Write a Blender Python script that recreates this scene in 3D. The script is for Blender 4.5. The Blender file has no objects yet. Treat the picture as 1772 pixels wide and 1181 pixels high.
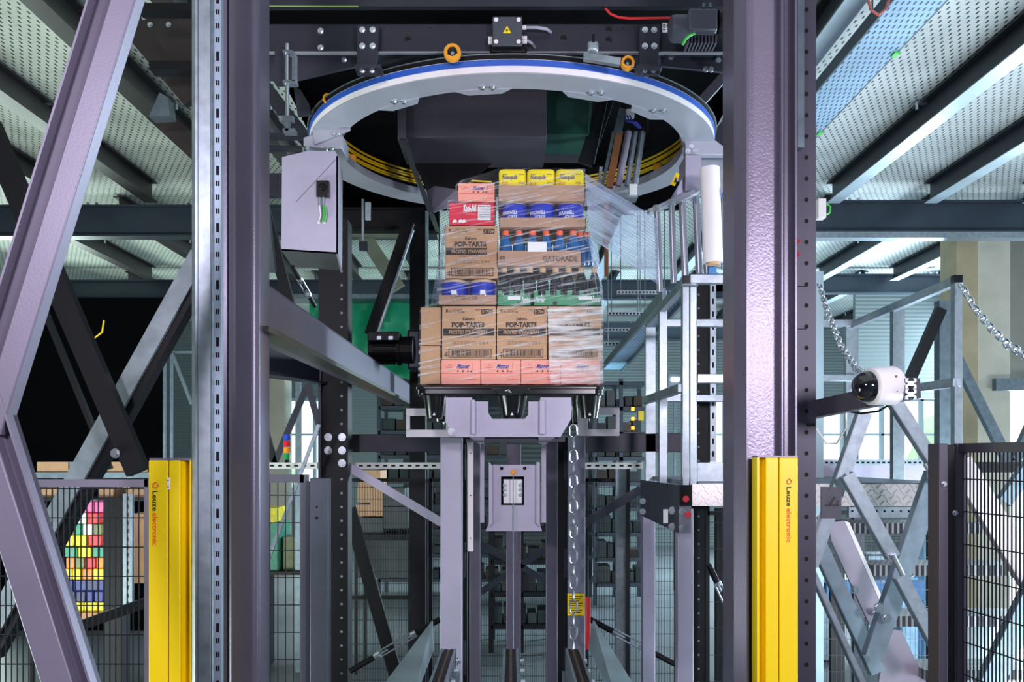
import bpy, bmesh, math, random
from mathutils import Vector, Matrix
random.seed(7)
S = bpy.context.scene
COL = S.collection
R = math.radians
# ------------------------------------------------------------------ camera
H = 2.4            # eye height
F = 1560.0         # focal length in pixels of the 1772 wide frame
CX, HY = 886.0, 790.0
cam = bpy.data.objects.new('camera', bpy.data.cameras.new('camera'))
COL.objects.link(cam)
cam.location = (0, 0, H); cam.rotation_euler = (R(90), 0, 0)
cam.data.sensor_width = 36; cam.data.lens = F/1772*36
cam.data.shift_y = (HY-590.5)/1772
cam.data.clip_end = 200
S.camera = cam
S.view_settings.view_transform = 'Standard'; S.view_settings.look = 'None'
S.view_settings.gamma = 1; S.view_settings.use_curve_mapping = False
S.view_settings.exposure = 0.0
# ------------------------------------------------------------------ world: bright overcast day outside
W = bpy.data.worlds.new('day'); S.world = W; W.use_nodes = True
bg = W.node_tree.nodes['Background']
bg.inputs[0].default_value = (0.80, 0.93, 1.0, 1); bg.inputs[1].default_value = 1.6
def area(name, loc, target, sx, sy, power, color):
    l = bpy.data.lights.new(name, 'AREA'); l.shape = 'RECTANGLE'; l.size = sx; l.size_y = sy
    l.energy = power; l.color = color
    o = bpy.data.objects.new(name, l); COL.objects.link(o); o.location = loc
    o.rotation_euler = (Vector(target)-Vector(loc)).to_track_quat('-Z', 'Y').to_euler()
    return o
area('flash_fill_left', (-2.0, -1.6, 3.9), (-0.2, 5, 2.8), 0.6, 0.6, 128, (0.94, 0.86, 1.0))  # added panel behind the camera, stands in for its flash
area('flash_fill_right', (2.2, -1.2, 3.3), (0.3, 5, 3.0), 0.6, 0.6, 168, (0.97, 0.89, 1.0))  # second added panel for the camera-side flash, no hall fitting
area('daylight_fill_right', (10.4, 17.4, 3.2), (5, 12.5, 0.0), 5, 4.2, 4300, (0.66, 0.86, 1.0))  # added panel inside the right wall, strengthens daylight on the rear floor
area('ceiling_fill_right', (6.0, 3.5, 0.6), (6.0, 8.0, 6.0), 5, 1.5, 700, (0.78, 0.93, 1.0))  # added below the view to brighten the right decking; no gate there
area('ceiling_fill_left', (-6.0, 3.2, 0.6), (-5.5, 7, 6.0), 5, 1.5, 560, (0.86, 1.0, 0.94))  # unseen fill added below the frame, lifts the left decking
area('floor_fill_left', (-10.4, 16.0, 3.0), (-4, 13, 0.0), 6, 3, 900, (0.80, 1.0, 0.92))  # added fill before the solid left wall, brightens the left floor
area('rear_ceiling_fill', (1.5, 17.0, 0.3), (1.5, 20, 6.0), 5, 1.0, 300, (0.60, 0.95, 0.98))  # added upward fill near the floor, brightens the rear decking

# ------------------------------------------------------------------ helpers
def P(px, py, Y): return Vector(((px-CX)/F*Y, Y, H+(HY-py)/F*Y))
def X(px, Y): return (px-CX)/F*Y
def Z(py, Y): return H+(HY-py)/F*Y
_m = {}
def mat(name, col, metal=0.0, rough=0.5, var=0.12, vs=6.0, bump=0.0, bs=60.0, emit=0.0, coat=0.0, spec=0.5):
    if name in _m: return _m[name]
    m = bpy.data.materials.new(name); m.use_nodes = True; _m[name] = m
    nt = m.node_tree; b = nt.nodes['Principled BSDF']
    lin = [((c/255.0+0.055)/1.055)**2.4 if c > 10 else c/255/12.92 for c in col]
    b.inputs['Metallic'].default_value = metal; b.inputs['Roughness'].default_value = rough
    b.inputs['Specular IOR Level'].default_value = spec
    if coat: b.inputs['Coat Weight'].default_value = coat
    if emit:
        b.inputs['Emission Color'].default_value = (*lin, 1); b.inputs['Emission Strength'].default_value = emit
    if var:
        tc = nt.nodes.new('ShaderNodeTexCoord'); n = nt.nodes.new('ShaderNodeTexNoise')
        n.inputs['Scale'].default_value = vs; n.inputs['Detail'].default_value = 5
        nt.links.new(tc.outputs['Object'], n.inputs['Vector'])
        cr = nt.nodes.new('ShaderNodeValToRGB')
        cr.color_ramp.elements[0].position = 0.3; cr.color_ramp.elements[1].position = 0.7
        cr.color_ramp.elements[0].color = (*[c*(1-var) for c in lin], 1)
        cr.color_ramp.elements[1].color = (*[min(1, c*(1+var)) for c in lin], 1)
        nt.links.new(n.outputs['Fac'], cr.inputs[0]); nt.links.new(cr.outputs[0], b.inputs['Base Color'])
        if bump:
            n2 = nt.nodes.new('ShaderNodeTexNoise'); n2.inputs['Scale'].default_value = bs
            nt.links.new(tc.outputs['Object'], n2.inputs['Vector'])
            bp = nt.nodes.new('ShaderNodeBump'); bp.inputs['Strength'].default_value = bump; bp.inputs['Distance'].default_value = 0.01
            nt.links.new(n2.outputs['Fac'], bp.inputs['Height']); nt.links.new(bp.outputs[0], b.inputs['Normal'])
    else: b.inputs['Base Color'].default_value = (*lin, 1)
    return m
LAV = mat('lavender_grey_paint', (160, 155, 176), 0.25, 0.42, 0.06, 5, 0.04, 160)
VIO = mat('violet_grey_column_paint', (104, 98, 116), 0.45, 0.34, 0.07, 4, 0.05, 160)
BRC = mat('brace_grey_paint', (130, 124, 143), 0.30, 0.42, 0.07, 4, 0.03, 160)
DKP = mat('dark_machine_paint', (46, 47, 58), 0.25, 0.40, 0.10, 5, 0.03, 160, spec=0.3)
BLK = mat('black_frame_paint', (13, 13, 18), 0.0, 0.45, 0.12, 5, spec=0.22)
BKS = mat('soot_black_panel', (5, 5, 7), 0.0, 0.8, 0.1, 4, spec=0.04)
GLV = mat('galvanised_steel', (150, 160, 170), 0.75, 0.38, 0.16, 22)
GLD = mat('dull_zinc_steel', (98, 110, 120), 0.7, 0.40, 0.18, 14)
CRM = mat('bright_zinc_bolt', (205, 212, 220), 0.95, 0.25, 0.05, 30)
RNG = mat('ring_grey_paint', (160, 162, 176), 0.20, 0.45, 0.05, 6)
WHT = mat('white_plastic', (228, 222, 226), 0.0, 0.35, 0.03, 6)
BLU = mat('blue_belt', (38, 84, 178), 0.0, 0.45, 0.06, 6)
RUB = mat('black_rubber', (8, 8, 10), 0.0, 0.6, 0.0, spec=0.2)
BKP = mat('black_gloss_plastic', (14, 14, 18), 0.0, 0.22, 0.05, 8, coat=0.3)
YEL = mat('yellow_paint', (246, 212, 8), 0.0, 0.38, 0.03, 5)
YDK = mat('yellow_cable_jacket', (236, 196, 20), 0.0, 0.4, 0.05, 9)
ORG = mat('orange_roller', (226, 150, 24), 0.0, 0.4, 0.06, 9)
RED = mat('red_plastic', (196, 24, 36), 0.0, 0.4, 0.05, 9)
GRN = mat('green_cable', (60, 190, 60), 0.0, 0.4, 0.05, 9)
TGR = mat('green_tarpaulin', (10, 128, 92), 0.0, 0.55, 0.22, 2.2, 0.6, 3)
DGR = mat('dark_green_panel', (34, 84, 74), 0.0, 0.5, 0.08, 4)
KRF = mat('kraft_cardboard', (192, 150, 116), 0.0, 0.75, 0.06, 9, 0.15, 40)
KRD = mat('kraft_tray', (176, 140, 118), 0.0, 0.7, 0.06, 9)
INK = mat('black_print', (26, 22, 26), 0.0, 0.6, 0.0)
GIN = mat('grey_print', (92, 78, 70), 0.0, 0.6, 0.0)
PNK = mat('pink_carton', (244, 158, 140), 0.0, 0.5, 0.03, 9)
PBL = mat('blue_print', (40, 44, 150), 0.0, 0.5, 0.0)
KRE = mat('red_carton', (214, 28, 62), 0.0, 0.45, 0.05, 9)
WPR = mat('white_print', (236, 236, 240), 0.0, 0.5, 0.0)
CBL = mat('blue_can', (44, 62, 190), 0.0, 0.3, 0.06, 9, coat=0.4)
CRG = mat('tan_lid', (198, 164, 128), 0.0, 0.4, 0.04, 9)
CYE = mat('yellow_tub', (244, 222, 20), 0.0, 0.35, 0.03, 9)
BTL = mat('blue_drink_bottle', (22, 96, 160), 0.0, 0.2, 0.15, 14, coat=0.5)
OCP = mat('orange_cap', (240, 100, 60), 0.0, 0.4, 0.04, 9)
DBT = mat('dark_bottle', (16, 20, 28), 0.0, 0.15, 0.1, 14, coat=0.5)
GCN = mat('green_carton', (46, 136, 92), 0.0, 0.45, 0.18, 20)
CON = mat('pale_concrete', (176, 172, 160), 0.0, 0.85, 0.10, 3, 0.2, 30)
PVW = mat('glass_frame_paint', (150, 170, 180), 0.3, 0.4, 0.05, 5)
COP = mat('copper_brown_bar', (150, 96, 60), 0.3, 0.45, 0.1, 9)
OPR = mat('orange_print', (232, 84, 20), 0.0, 0.5, 0.0)
PUR = mat('blue_tube', (70, 80, 190), 0.0, 0.4, 0.0)
CCT = mat('tinted_dome', (16, 14, 24), 0.0, 0.06, 0.0, coat=1.0)
GRP = mat('stair_stringer_paint', (150, 142, 158), 0.25, 0.45, 0.08, 5)
AMB = mat('lit_amber', (255, 150, 40), 0, .4, 0, emit=3.0)

def nodes_mat(name):
    m = bpy.data.materials.new(name); m.use_nodes = True; _m[name] = m
    return m, m.node_tree, m.node_tree.nodes['Principled BSDF']
def slot_mat(name, base, dark, sx, sy, wx, wy, metal=0.5, rough=0.5, swap=False, transp=False, axes=(0, 1)):
    """sheet pierced by staggered slots: sx, sy pitch; wx, wy slot size (object coordinates)"""
    m, nt, b = nodes_mat(name)
    L = nt.links; N = nt.nodes
    def lin(c): return [((v/255+0.055)/1.055)**2.4 for v in c]
    tc = N.new('ShaderNodeTexCoord'); sp = N.new('ShaderNodeSeparateXYZ'); L.new(tc.outputs['Object'], sp.inputs[0])
    def mt(op, a, b_=None):
        n = N.new('ShaderNodeMath'); n.operation = op
        for i, v in enumerate((a, b_)):
            if v is None: continue
            if isinstance(v, (int, float)): n.inputs[i].default_value = v
            else: L.new(v, n.inputs[i])
        return n.outputs[0]
    u = sp.outputs[axes[0]]; v = sp.outputs[axes[1]]
    vr = mt('DIVIDE', v, sy); row = mt('FLOOR', vr); fv = mt('SUBTRACT', vr, row)
    off = mt('MULTIPLY', mt('MODULO', mt('ABSOLUTE', row), 2.0), 0.5)
    ur = mt('ADD', mt('DIVIDE', u, sx), off); fu = mt('FRACT', ur)
    a = mt('LESS_THAN', mt('ABSOLUTE', mt('SUBTRACT', fu, 0.5)), wx/sx/2)
    c = mt('LESS_THAN', mt('ABSOLUTE', mt('SUBTRACT', fv, 0.5)), wy/sy/2)
    hole = mt('MULTIPLY', a, c)
    no = N.new('ShaderNodeTexNoise'); no.inputs['Scale'].default_value = 1.3; no.inputs['Detail'].default_value = 3
    L.new(tc.outputs['Object'], no.inputs['Vector'])
    r = N.new('ShaderNodeValToRGB'); r.color_ramp.elements[0].position = 0.35; r.color_ramp.elements[1].position = 0.7
    bl = lin(base); r.color_ramp.elements[0].color = (*[k*0.72 for k in bl], 1); r.color_ramp.elements[1].color = (*bl, 1)
    L.new(no.outputs['Fac'], r.inputs[0])
    mx = N.new('ShaderNodeMix'); mx.data_type = 'RGBA'
    L.new(hole, mx.inputs['Factor']); L.new(r.outputs[0], mx.inputs['A']); mx.inputs['B'].default_value = (*lin(dark), 1)
    L.new(mx.outputs['Result'], b.inputs['Base Color'])
    b.inputs['Metallic'].default_value = metal; b.inputs['Roughness'].default_value = rough
    return m
CEIL_L = slot_mat('pierced_decking_left', (214, 220, 210), (30, 38, 38), 0.078, 0.075, 0.016, 0.050, 0.0, 0.6)
CEIL_R = slot_mat('pierced_decking_right', (214, 218, 218), (34, 40, 44), 0.078, 0.075, 0.016, 0.050, 0.0, 0.6)
TRAY = slot_mat('perforated_tray_sheet', (150, 182, 214), (16, 24, 40), 0.042, 0.085, 0.013, 0.050, 0.2, 0.5)

# floor concrete
FLO = mat('hall_floor_concrete', (116, 122, 126), 0.0, 0.40, 0.14, 0.8, 0.05, 20)
# corrugated cladding
def corr(name, col, scale, axis='Z'):
    m, nt, b = nodes_mat(name); N = nt.nodes; L = nt.links
    lin = [((c/255+0.055)/1.055)**2.4 for c in col]
    b.inputs['Base Color'].default_value = (*lin, 1); b.inputs['Roughness'].default_value = 0.5; b.inputs['Metallic'].default_value = 0.2
    tc = N.new('ShaderNodeTexCoord'); w = N.new('ShaderNodeTexWave'); w.bands_direction = axis; w.inputs['Scale'].default_value = scale
    L.new(tc.outputs['Object'], w.inputs['Vector'])
    bp = N.new('ShaderNodeBump'); bp.inputs['Strength'].default_value = 0.6; bp.inputs['Distance'].default_value = 0.03
    L.new(w.outputs['Fac'], bp.inputs['Height']); L.new(bp.outputs[0], b.inputs['Normal']); bp.inputs['Strength'].default_value = 0.25
    return m
CLAD = corr('ribbed_wall_cladding', (100, 110, 112), 4.0)
DCLAD = corr('dark_ribbed_cladding', (28, 32, 34), 2.5)
# diamond plate
def diamond():
    m, nt, b = nodes_mat('tread_plate'); N = nt.nodes; L = nt.links
    b.inputs['Metallic'].default_value = 0.75; b.inputs['Roughness'].default_value = 0.35
    b.inputs['Base Color'].default_value = (0.52, 0.50, 0.50, 1)
    return m
DIA = diamond()
# stretch film
def film(name, base, scale, rot, lo, hi, amax, amin):
    m, nt, b = nodes_mat(name); N = nt.nodes; L = nt.links
    tc = N.new('ShaderNodeTexCoord'); mp = N.new('ShaderNodeMapping')
    mp.inputs['Scale'].default_value = scale
    m0 = N.new('ShaderNodeMapping'); m0.inputs['Rotation'].default_value = rot
    L.new(tc.outputs['Object'], m0.inputs[0]); L.new(m0.outputs[0], mp.inputs[0])
    n = N.new('ShaderNodeTexNoise'); n.inputs['Scale'].default_value = 1.0; n.inputs['Detail'].default_value = 6; n.inputs['Roughness'].default_value = 0.6
    L.new(mp.outputs[0], n.inputs['Vector'])
    r = N.new('ShaderNodeMapRange'); r.inputs[1].default_value = lo; r.inputs[2].default_value = hi
    r.inputs[3].default_value = amin; r.inputs[4].default_value = amax
    L.new(n.outputs['Fac'], r.inputs[0]); L.new(r.outputs[0], b.inputs['Alpha'])
    b.inputs['Base Color'].default_value = base; b.inputs['Roughness'].default_value = 0.10
    b.inputs['Specular IOR Level'].default_value = 0.9
    bp = N.new('ShaderNodeBump'); bp.inputs['Strength'].default_value = 0.9; bp.inputs['Distance'].default_value = 0.02
    L.new(n.outputs['Fac'], bp.inputs['Height']); L.new(bp.outputs[0], b.inputs['Normal'])
    return m
FILM = film('clear_stretch_film', (0.80, 0.82, 0.90, 1), (3, 3, 60), (0, R(12), 0), 0.53, 0.76, 0.90, 0.02)
FILMW = film('taut_stretch_film', (0.55, 0.66, 0.95, 1), (1.5, 1.5, 60), (0, R(-33), 0), 0.42, 0.72, 0.95, 0.34)

class MB:
    """collects shapes; build() links them as ONE mesh object"""
    def __init__(s): s.bm = bmesh.new(); s.mi = 0
    def _face(s, vs):
        try: f = s.bm.faces.new(vs); f.material_index = s.mi; return f
        except ValueError: return None
    def hexa(s, c):
        v = [s.bm.verts.new(p) for p in c]
        for q in ((0,3,2,1),(4,5,6,7),(0,1,5,4),(1,2,6,5),(2,3,7,6),(3,0,4,7)): s._face([v[i] for i in q])
        return s
    def box(s, x0, x1, y0, y1, z0, z1):
        x0,x1 = sorted((x0,x1)); y0,y1 = sorted((y0,y1)); z0,z1 = sorted((z0,z1))
        return s.hexa([(x0,y0,z0),(x1,y0,z0),(x1,y1,z0),(x0,y1,z0),(x0,y0,z1),(x1,y0,z1),(x1,y1,z1),(x0,y1,z1)])
    def pb(s, px0, px1, py0, py1, Y, d):
        """box whose front face covers these pixels at depth Y, d deep"""
        return s.box(X(px0,Y), X(px1,Y), Y, Y+d, Z(py1,Y), Z(py0,Y))
    def prof(s, p, q, pts, up=(0,0,1)):
        """extrude closed 2D profile (u sideways, v up) from p to q"""
        p = Vector(p); q = Vector(q); d = (q-p).normalized(); up = Vector(up)
        if abs(d.dot(up)) > 0.99: up = Vector((0,1,0))
        u = d.cross(up).normalized(); v = u.cross(d)
        a = [s.bm.verts.new(p+u*x+v*y) for x, y in pts]; b = [s.bm.verts.new(q+u*x+v*y) for x, y in pts]
        n = len(pts)
        for i in range(n): s._face([a[i], a[(i+1)%n], b[(i+1)%n], b[i]])
        s._face(a[::-1]); s._face(b)
        return s
    def bar(s, p, q, w, h, up=(0,0,1)):
        return s.prof(p, q, [(-w/2,-h/2),(w/2,-h/2),(w/2,h/2),(-w/2,h/2)], up)
    def ibeam(s, p, q, w, h, t, up=(0,0,1)):
        W2, H2, T = w/2, h/2, t
        return s.prof(p, q, [(-W2,-H2),(W2,-H2),(W2,-H2+T),(T/2,-H2+T),(T/2,H2-T),(W2,H2-T),(W2,H2),(-W2,H2),(-W2,H2-T),(-T/2,H2-T),(-T/2,-H2+T),(-W2,-H2+T)], up)
    def chan(s, p, q, w, h, t, up=(0,0,1)):
        """U channel, open towards +v"""
        W2, H2 = w/2, h/2
        return s.prof(p, q, [(-W2,-H2),(W2,-H2),(W2,H2),(W2-t,H2),(W2-t,-H2+t),(-W2+t,-H2+t),(-W2+t,H2),(-W2,H2)], up)
    def tube(s, pts, r, n=8, closed=False, caps=True):
        pts = [Vector(p) for p in pts]; rings = []; m = len(pts); pu = None
        for i, p in enumerate(pts):
            if closed: d = pts[(i+1)%m]-pts[i-1]
            else: d = pts[min(i+1,m-1)]-pts[max(i-1,0)]
            d.normalize()
            if pu is None: pu = d.orthogonal().normalized()
            else:
                pu = (pu-d*pu.dot(d))
                pu = pu.normalized() if pu.length > 1e-5 else d.orthogonal().normalized()
            v = d.cross(pu); rr = r[i] if isinstance(r, (list, tuple)) else r
            rings.append([s.bm.verts.new(p+(pu*math.cos(2*math.pi*k/n)+v*math.sin(2*math.pi*k/n))*rr) for k in range(n)])
        for i in range(m if closed else m-1):
            a, b = rings[i], rings[(i+1)%m]
            for k in range(n): s._face([a[k], a[(k+1)%n], b[(k+1)%n], b[k]])
        if caps and not closed: s._face(rings[0][::-1]); s._face(rings[-1])
        return s
    def cyl(s, p, q, r, n=16, r2=None):
        return s.tube([p, q], [r, r if r2 is None else r2], n)
    def plate(s, px, Y, th, Y2=None):
        """flat plate with the outline px (pixels at depth Y), th thick"""
        a = [s.bm.verts.new(P(x, y, Y)) for x, y in px]
        b = [s.bm.verts.new(P(x, y, Y)+Vector((0, th, 0))) for x, y in px]
        n = len(px)
        s._face(a); s._face(b[::-1])
        for i in range(n): s._face([a[i], b[i], b[(i+1)%n], a[(i+1)%n]])
        return s
    def slab(s, pts, off):
        """closed polygon of 3D points given thickness by the vector off"""
        off = Vector(off); a = [s.bm.verts.new(p) for p in pts]; b = [s.bm.verts.new(Vector(p)+off) for p in pts]
        n = len(pts); s._face(a); s._face(b[::-1])
        for i in range(n): s._face([a[i], b[i], b[(i+1)%n], a[(i+1)%n]])
        return s
    def lathe(s, prof, c, n=32, axis='Z', a0=0, a1=360):
        c = Vector(c); rings = []; full = abs(a1-a0) >= 360
        k = n if full else n+1
        for i in range(k):
            t = R(a0+(a1-a0)*i/n); ct, st = math.cos(t), math.sin(t)
            row = []
            for r, h in prof:
                if axis == 'Z': p = Vector((r*ct, r*st, h))
                elif axis == 'Y': p = Vector((r*ct, h, r*st))
                else: p = Vector((h, r*ct, r*st))
                row.append(s.bm.verts.new(c+p))
            rings.append(row)
        m = len(prof)
        for i in range(n):
            a, b = rings[i], rings[(i+1)%k]
            for j in range(m-1): s._face([a[j], b[j], b[j+1], a[j+1]])
        return s
    def ringsec(s, c, r0, r1, z0, z1, n=96, a0=0, a1=360):
        return s.lathe([(r0,z0),(r1,z0),(r1,z1),(r0,z1),(r0,z0)], c, n, 'Z', a0, a1)
    def text(s, string, x0, x1, z0, z1, Y, shear=0.0, bold=0.02, rot=0, nrm='F'):
        """lettering as flat faces filling a rectangle facing the viewer (world x, z at depth Y)"""
        key = (string, shear, bold)
        if key not in _txt:
            cu = bpy.data.curves.new('t', 'FONT'); cu.body = string; cu.shear = shear; cu.offset = bold; cu.resolution_u = 2
            o = bpy.data.objects.new('t', cu); COL.objects.link(o)
            dg = bpy.context.evaluated_depsgraph_get(); ev = o.evaluated_get(dg); me = ev.to_mesh()
            vs = [tuple(v.co) for v in me.vertices]; fs = [tuple(f.vertices) for f in me.polygons]
            ev.to_mesh_clear(); bpy.data.objects.remove(o); bpy.data.curves.remove(cu)
            _txt[key] = (vs, fs)
        vs, fs = _txt[key]
        if not vs: return s
        a0 = min(v[0] for v in vs); a1 = max(v[0] for v in vs); b0 = min(v[1] for v in vs); b1 = max(v[1] for v in vs)
        nv = []
        for v in vs:
            u = (v[0]-a0)/(a1-a0+1e-9); w = (v[1]-b0)/(b1-b0+1e-9)
            if rot == 90: u, w = w, 1-u          # reads downwards
            nv.append(s.bm.verts.new((x0+(x1-x0)*u, Y, z0+(z1-z0)*w)))
        for f in fs: s._face([nv[i] for i in f])
        return s
    def ptext(s, string, px0, px1, py0, py1, Y, **k):
        return s.text(string, X(px0,Y), X(px1,Y), Z(py1,Y), Z(py0,Y), Y-0.0012, **k)
    def prect(s, px0, px1, py0, py1, Y, e=0.0006):
        return s.box(X(px0,Y), X(px1,Y), Y-e, Y, Z(py1,Y), Z(py0,Y))
    def build(s, name, mats, parent=None, bevel=0.0, smooth=False, seg=2):
        if not isinstance(mats, (list, tuple)): mats = [mats]
        bmesh.ops.recalc_face_normals(s.bm, faces=s.bm.faces)
        me = bpy.data.meshes.new(name); s.bm.to_mesh(me); s.bm.free()
        for m in mats: me.materials.append(m)
        o = bpy.data.objects.new(name, me); COL.objects.link(o)
        # put the origin at the mesh's own base
        if len(me.vertices):
            xs = [v.co for v in me.vertices]
            c = Vector(((min(v.x for v in xs)+max(v.x for v in xs))/2, (min(v.y for v in xs)+max(v.y for v in xs))/2, min(v.z for v in xs)))
            me.transform(Matrix.Translation(-c)); o.location = c
        if parent is not None:
            o.parent = parent; o.location = o.location-parent_loc(parent)
        if smooth or bevel:
            for f in me.polygons: f.use_smooth = True
            me.set_sharp_from_angle(angle=R(35)) if hasattr(me, 'set_sharp_from_angle') else None
        if bevel:
            b = o.modifiers.new('bevel', 'BEVEL'); b.width = bevel; b.segments = seg; b.limit_method = 'ANGLE'; b.angle_limit = R(40)
            b.harden_normals = False
        return o
_txt = {}
def parent_loc(o):
    l = o.location.copy()
    while o.parent: o = o.parent; l += o.location
    return l
def tag(o, label, cat, group=None):
    o['label'] = label; o['category'] = cat
    if group: o['group'] = group
    return o
def thing(name, label, cat, loc=(0,0,0), group=None):
    o = bpy.data.objects.new(name, None); COL.objects.link(o); o.location = loc; o.empty_display_size = 0.1
    return tag(o, label, cat, group)
def struct(o): o['kind'] = 'structure'; return o
def one(mb, name, m, label, cat, group=None, **k): return tag(mb.build(name, m, **k), label, cat, group)
def bolts(pts, r=0.012, name='bolt', parent=None, m=CRM, axis=(0,-1,0), L=0.012):
    for p in pts:
        b = MB(); p = Vector(p); a = Vector(axis)
        b.cyl(p, p+a*L*0.3, r*1.5, 12); b.cyl(p+a*L*0.3, p+a*L, r, 6); b.build(name, m, parent)
# ================================================================== the setting
struct(MB().box(-13, 13, -3, 27, -0.2, 0).build('floor', FLO))
struct(MB().box(-13, -0.3, -3, 24, 6.0, 6.08).build('ceiling', CEIL_L))
struct(MB().box(-0.3, 13, -3, 24, 6.0, 6.08).build('ceiling', CEIL_R))
# back wall in pieces around the window band
YB = 24.0
wb = MB()
for a_, b_ in ((-6.3, -5.0), (4.6, 13.0)): wb.box(a_, b_, YB, YB+0.2, H+1.55, 6.0); wb.box(a_, b_, YB, YB+0.2, 0, H-0.9)
wb.box(-13, -6.3, YB, YB+0.2, 0, 6); wb.box(-5.0, -2.9, YB, YB+0.2, 0, 6); wb.box(2.3, 4.6, YB, YB+0.2, 0, 6); struct(wb.build('wall_back', CLAD))
struct(MB().box(-2.9, 2.3, YB, YB+0.2, 0, 6).build('wall_back', DCLAD))  # middle piece darkened; the dim rear background is put into its colour
for n, (a, b) in enumerate(((-6.3, -5.0), (4.6, 13.0))):
    f = MB()
    for k in range(int((b-a)/1.05)+1): f.box(a+k*1.05-0.04, a+k*1.05+0.04, YB-0.05, YB+0.1, H-0.9, H+1.55)
    f.box(a, b, YB-0.05, YB+0.1, H+1.47, H+1.55); f.box(a, b, YB-0.05, YB+0.1, H-0.9, H-0.82); f.box(a, b, YB-0.05, YB+0.1, H+0.55, H+0.60)
    struct(f.build('window_%d' % (n+1), PVW))
struct(MB().box(-10.9, -10.7, -3, 24, 0, 6).build('wall_left', DCLAD))
struct(MB().box(-13, 13, -3.2, -3, 0, 6).build('wall_front', CLAD))
# right outer wall with strip window
wr = MB(); wr.box(10.7, 10.9, -3, 24, H+2.6, 6); wr.box(10.7, 10.9, -3, 24, 0, 0.3); wr.box(10.7, 10.9, 4, 5, 0, 6)
struct(wr.build('wall_right', CLAD))
# dark partition hung at the left, green tarpaulin behind the machine
one(MB().box(X(-40,12), X(262,12), 12.4, 12.5, 0.0, Z(515,12.4)), 'partition_curtain', BKS, 'black curtain wall hanging at the far left behind the braces', 'curtain')
# trees outside windows: pale green blur
GRT = mat('sunlit_foliage', (196, 222, 186), 0, .8, .2, 1.2)
for k, (x, y, z, r) in enumerate(((12.6, 33, 1.2, 1.1), (16.5, 34, 1.9, 1.7), (-8.6, 33, 0.8, 1.2))):
    t = thing('tree', ['small green tree outside the right windows', 'larger green tree outside the far right window', 'green tree outside the narrow left window'][k], 'tree', (x, y, 0))
    c = MB()
    for i in range(9):
        a = random.random()*6.28; rr = random.random()*r*0.6
        bmesh.ops.create_icosphere(c.bm, subdivisions=2, radius=r*(0.4+0.25*random.random()), matrix=Matrix.Translation((x+math.cos(a)*rr, y+math.sin(a)*rr, z+random.uniform(-.4, .7)*r)))
    c.build('foliage', GRT, t); MB().cyl((x, y, -1), (x, y, z), 0.12).build('trunk', COP, t)
# concrete pillars
one(MB().box(X(1655,13.2), X(1692,13.2), 13.2, 13.7, 0, 5.98), 'concrete_pillar', mat('tan_concrete', (150, 138, 112), 0, .85, .12, 3), 'tan concrete pillar just behind the right railing post', 'pillar')
one(MB().box(X(1692,13.9), X(1748,13.9), 13.9, 14.4, 0, 5.98), 'concrete_pillar', CON, 'wide pale concrete pillar at the right edge beside the wall panel', 'pillar')
one(MB().pb(181, 262, 548, 1000, 12.7, 0.35), 'concrete_pillar', CON, 'pale concrete pillar at far left beside the black curtain', 'pillar')
one(MB().pb(449, 492, 655, 1000, 15.0, 0.5), 'concrete_pillar', CON, 'grey concrete pillar seen under the left beam', 'pillar')
wp = MB(); wp.pb(1748, 1900, 300, 668, 14.2, 0.15); one(wp, 'wall_panel', mat('beige_grey_panel', (112, 112, 104), 0, .7, .1, 3), 'grey ribbed wall panel above the far right window', 'wall panel')
wq = MB(); wq.pb(1480, 1655, 500, 690, 18.0, 0.12); one(wq, 'wall_panel', CLAD, 'grey ribbed wall panel behind the right railing above the windows', 'wall panel')
one(MB().pb(1724, 1900, 655, 676, 13.6, 0.12), 'cable_duct', GLD, 'grey horizontal duct over the window at the right edge', 'duct')

# ---- steel of the mezzanine: joists running away from the viewer, girders across
ORD = ['first', 'second', 'third', 'fourth', 'fifth', 'sixth', 'seventh', 'eighth', 'ninth', 'tenth']
JDK = mat('brown_black_joist_paint', (50, 46, 46), 0.3, 0.4, 0.1, 3)
def joist(x, y0, y1, label):
    t = thing('ceiling_joist', label, 'steel joist', (x, (y0+y1)/2, 5.72), 'steel joists under the pierced decking')
    MB().ibeam((x, y0, 5.85), (x, y1, 5.85), 0.17, 0.26, 0.016).build('beam', JDK if x < 0 else JST, t)
    if x > 0: MB().box(x-.085, x+.085, y0, y1, 5.712, 5.7195).build('bottom_cover', JPL, t)
    for k in range(3):
        yy = y0+2.4+k*2.6
        if yy < y1-0.5:
            b = MB()
            for s in (-1, 1): b.cyl((x+s*0.11, yy, 5.98), (x+s*0.11, yy, 5.90), 0.018, 8); b.box(x+s*0.07-0.05, x+s*0.07+0.05, yy-0.03, yy+0.03, 5.955, 5.985)
            b.build('clamp', CRM, t)
JST = mat('joist_paint', (40, 46, 54), 0.2, 0.4, 0.1, 3)
JPL = mat('pale_joist_cover', (196, 212, 224), 0.3, 0.35, 0.12, 2)
for i, x in enumerate((2.5, 4.2, 5.48, 6.76, 8.05, 9.35)):
    joist(x, 1.5, 11.8, '%s dark steel joist under the right ceiling, counted from the column' % ORD[i])
for i, x in enumerate((-2.55, -3.5, -4.72, -5.85, -7.1, -8.4)):
    joist(x, 1.5, 11.8, '%s dark steel joist under the left ceiling, counted from the post' % ORD[i])
for i, x in enumerate((1.6, 3.1, 4.4, 5.8, 7.2, 8.6)):
    joist(x, 12.4, 17.0, '%s steel joist of the right second bay behind the girder' % ORD[i])
for i, x in enumerate((-1.7, -2.9, -4.1, -5.4, -6.8)):
    joist(x, 12.4, 17.0, '%s steel joist of the left second bay behind the girder' % ORD[i])
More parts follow.
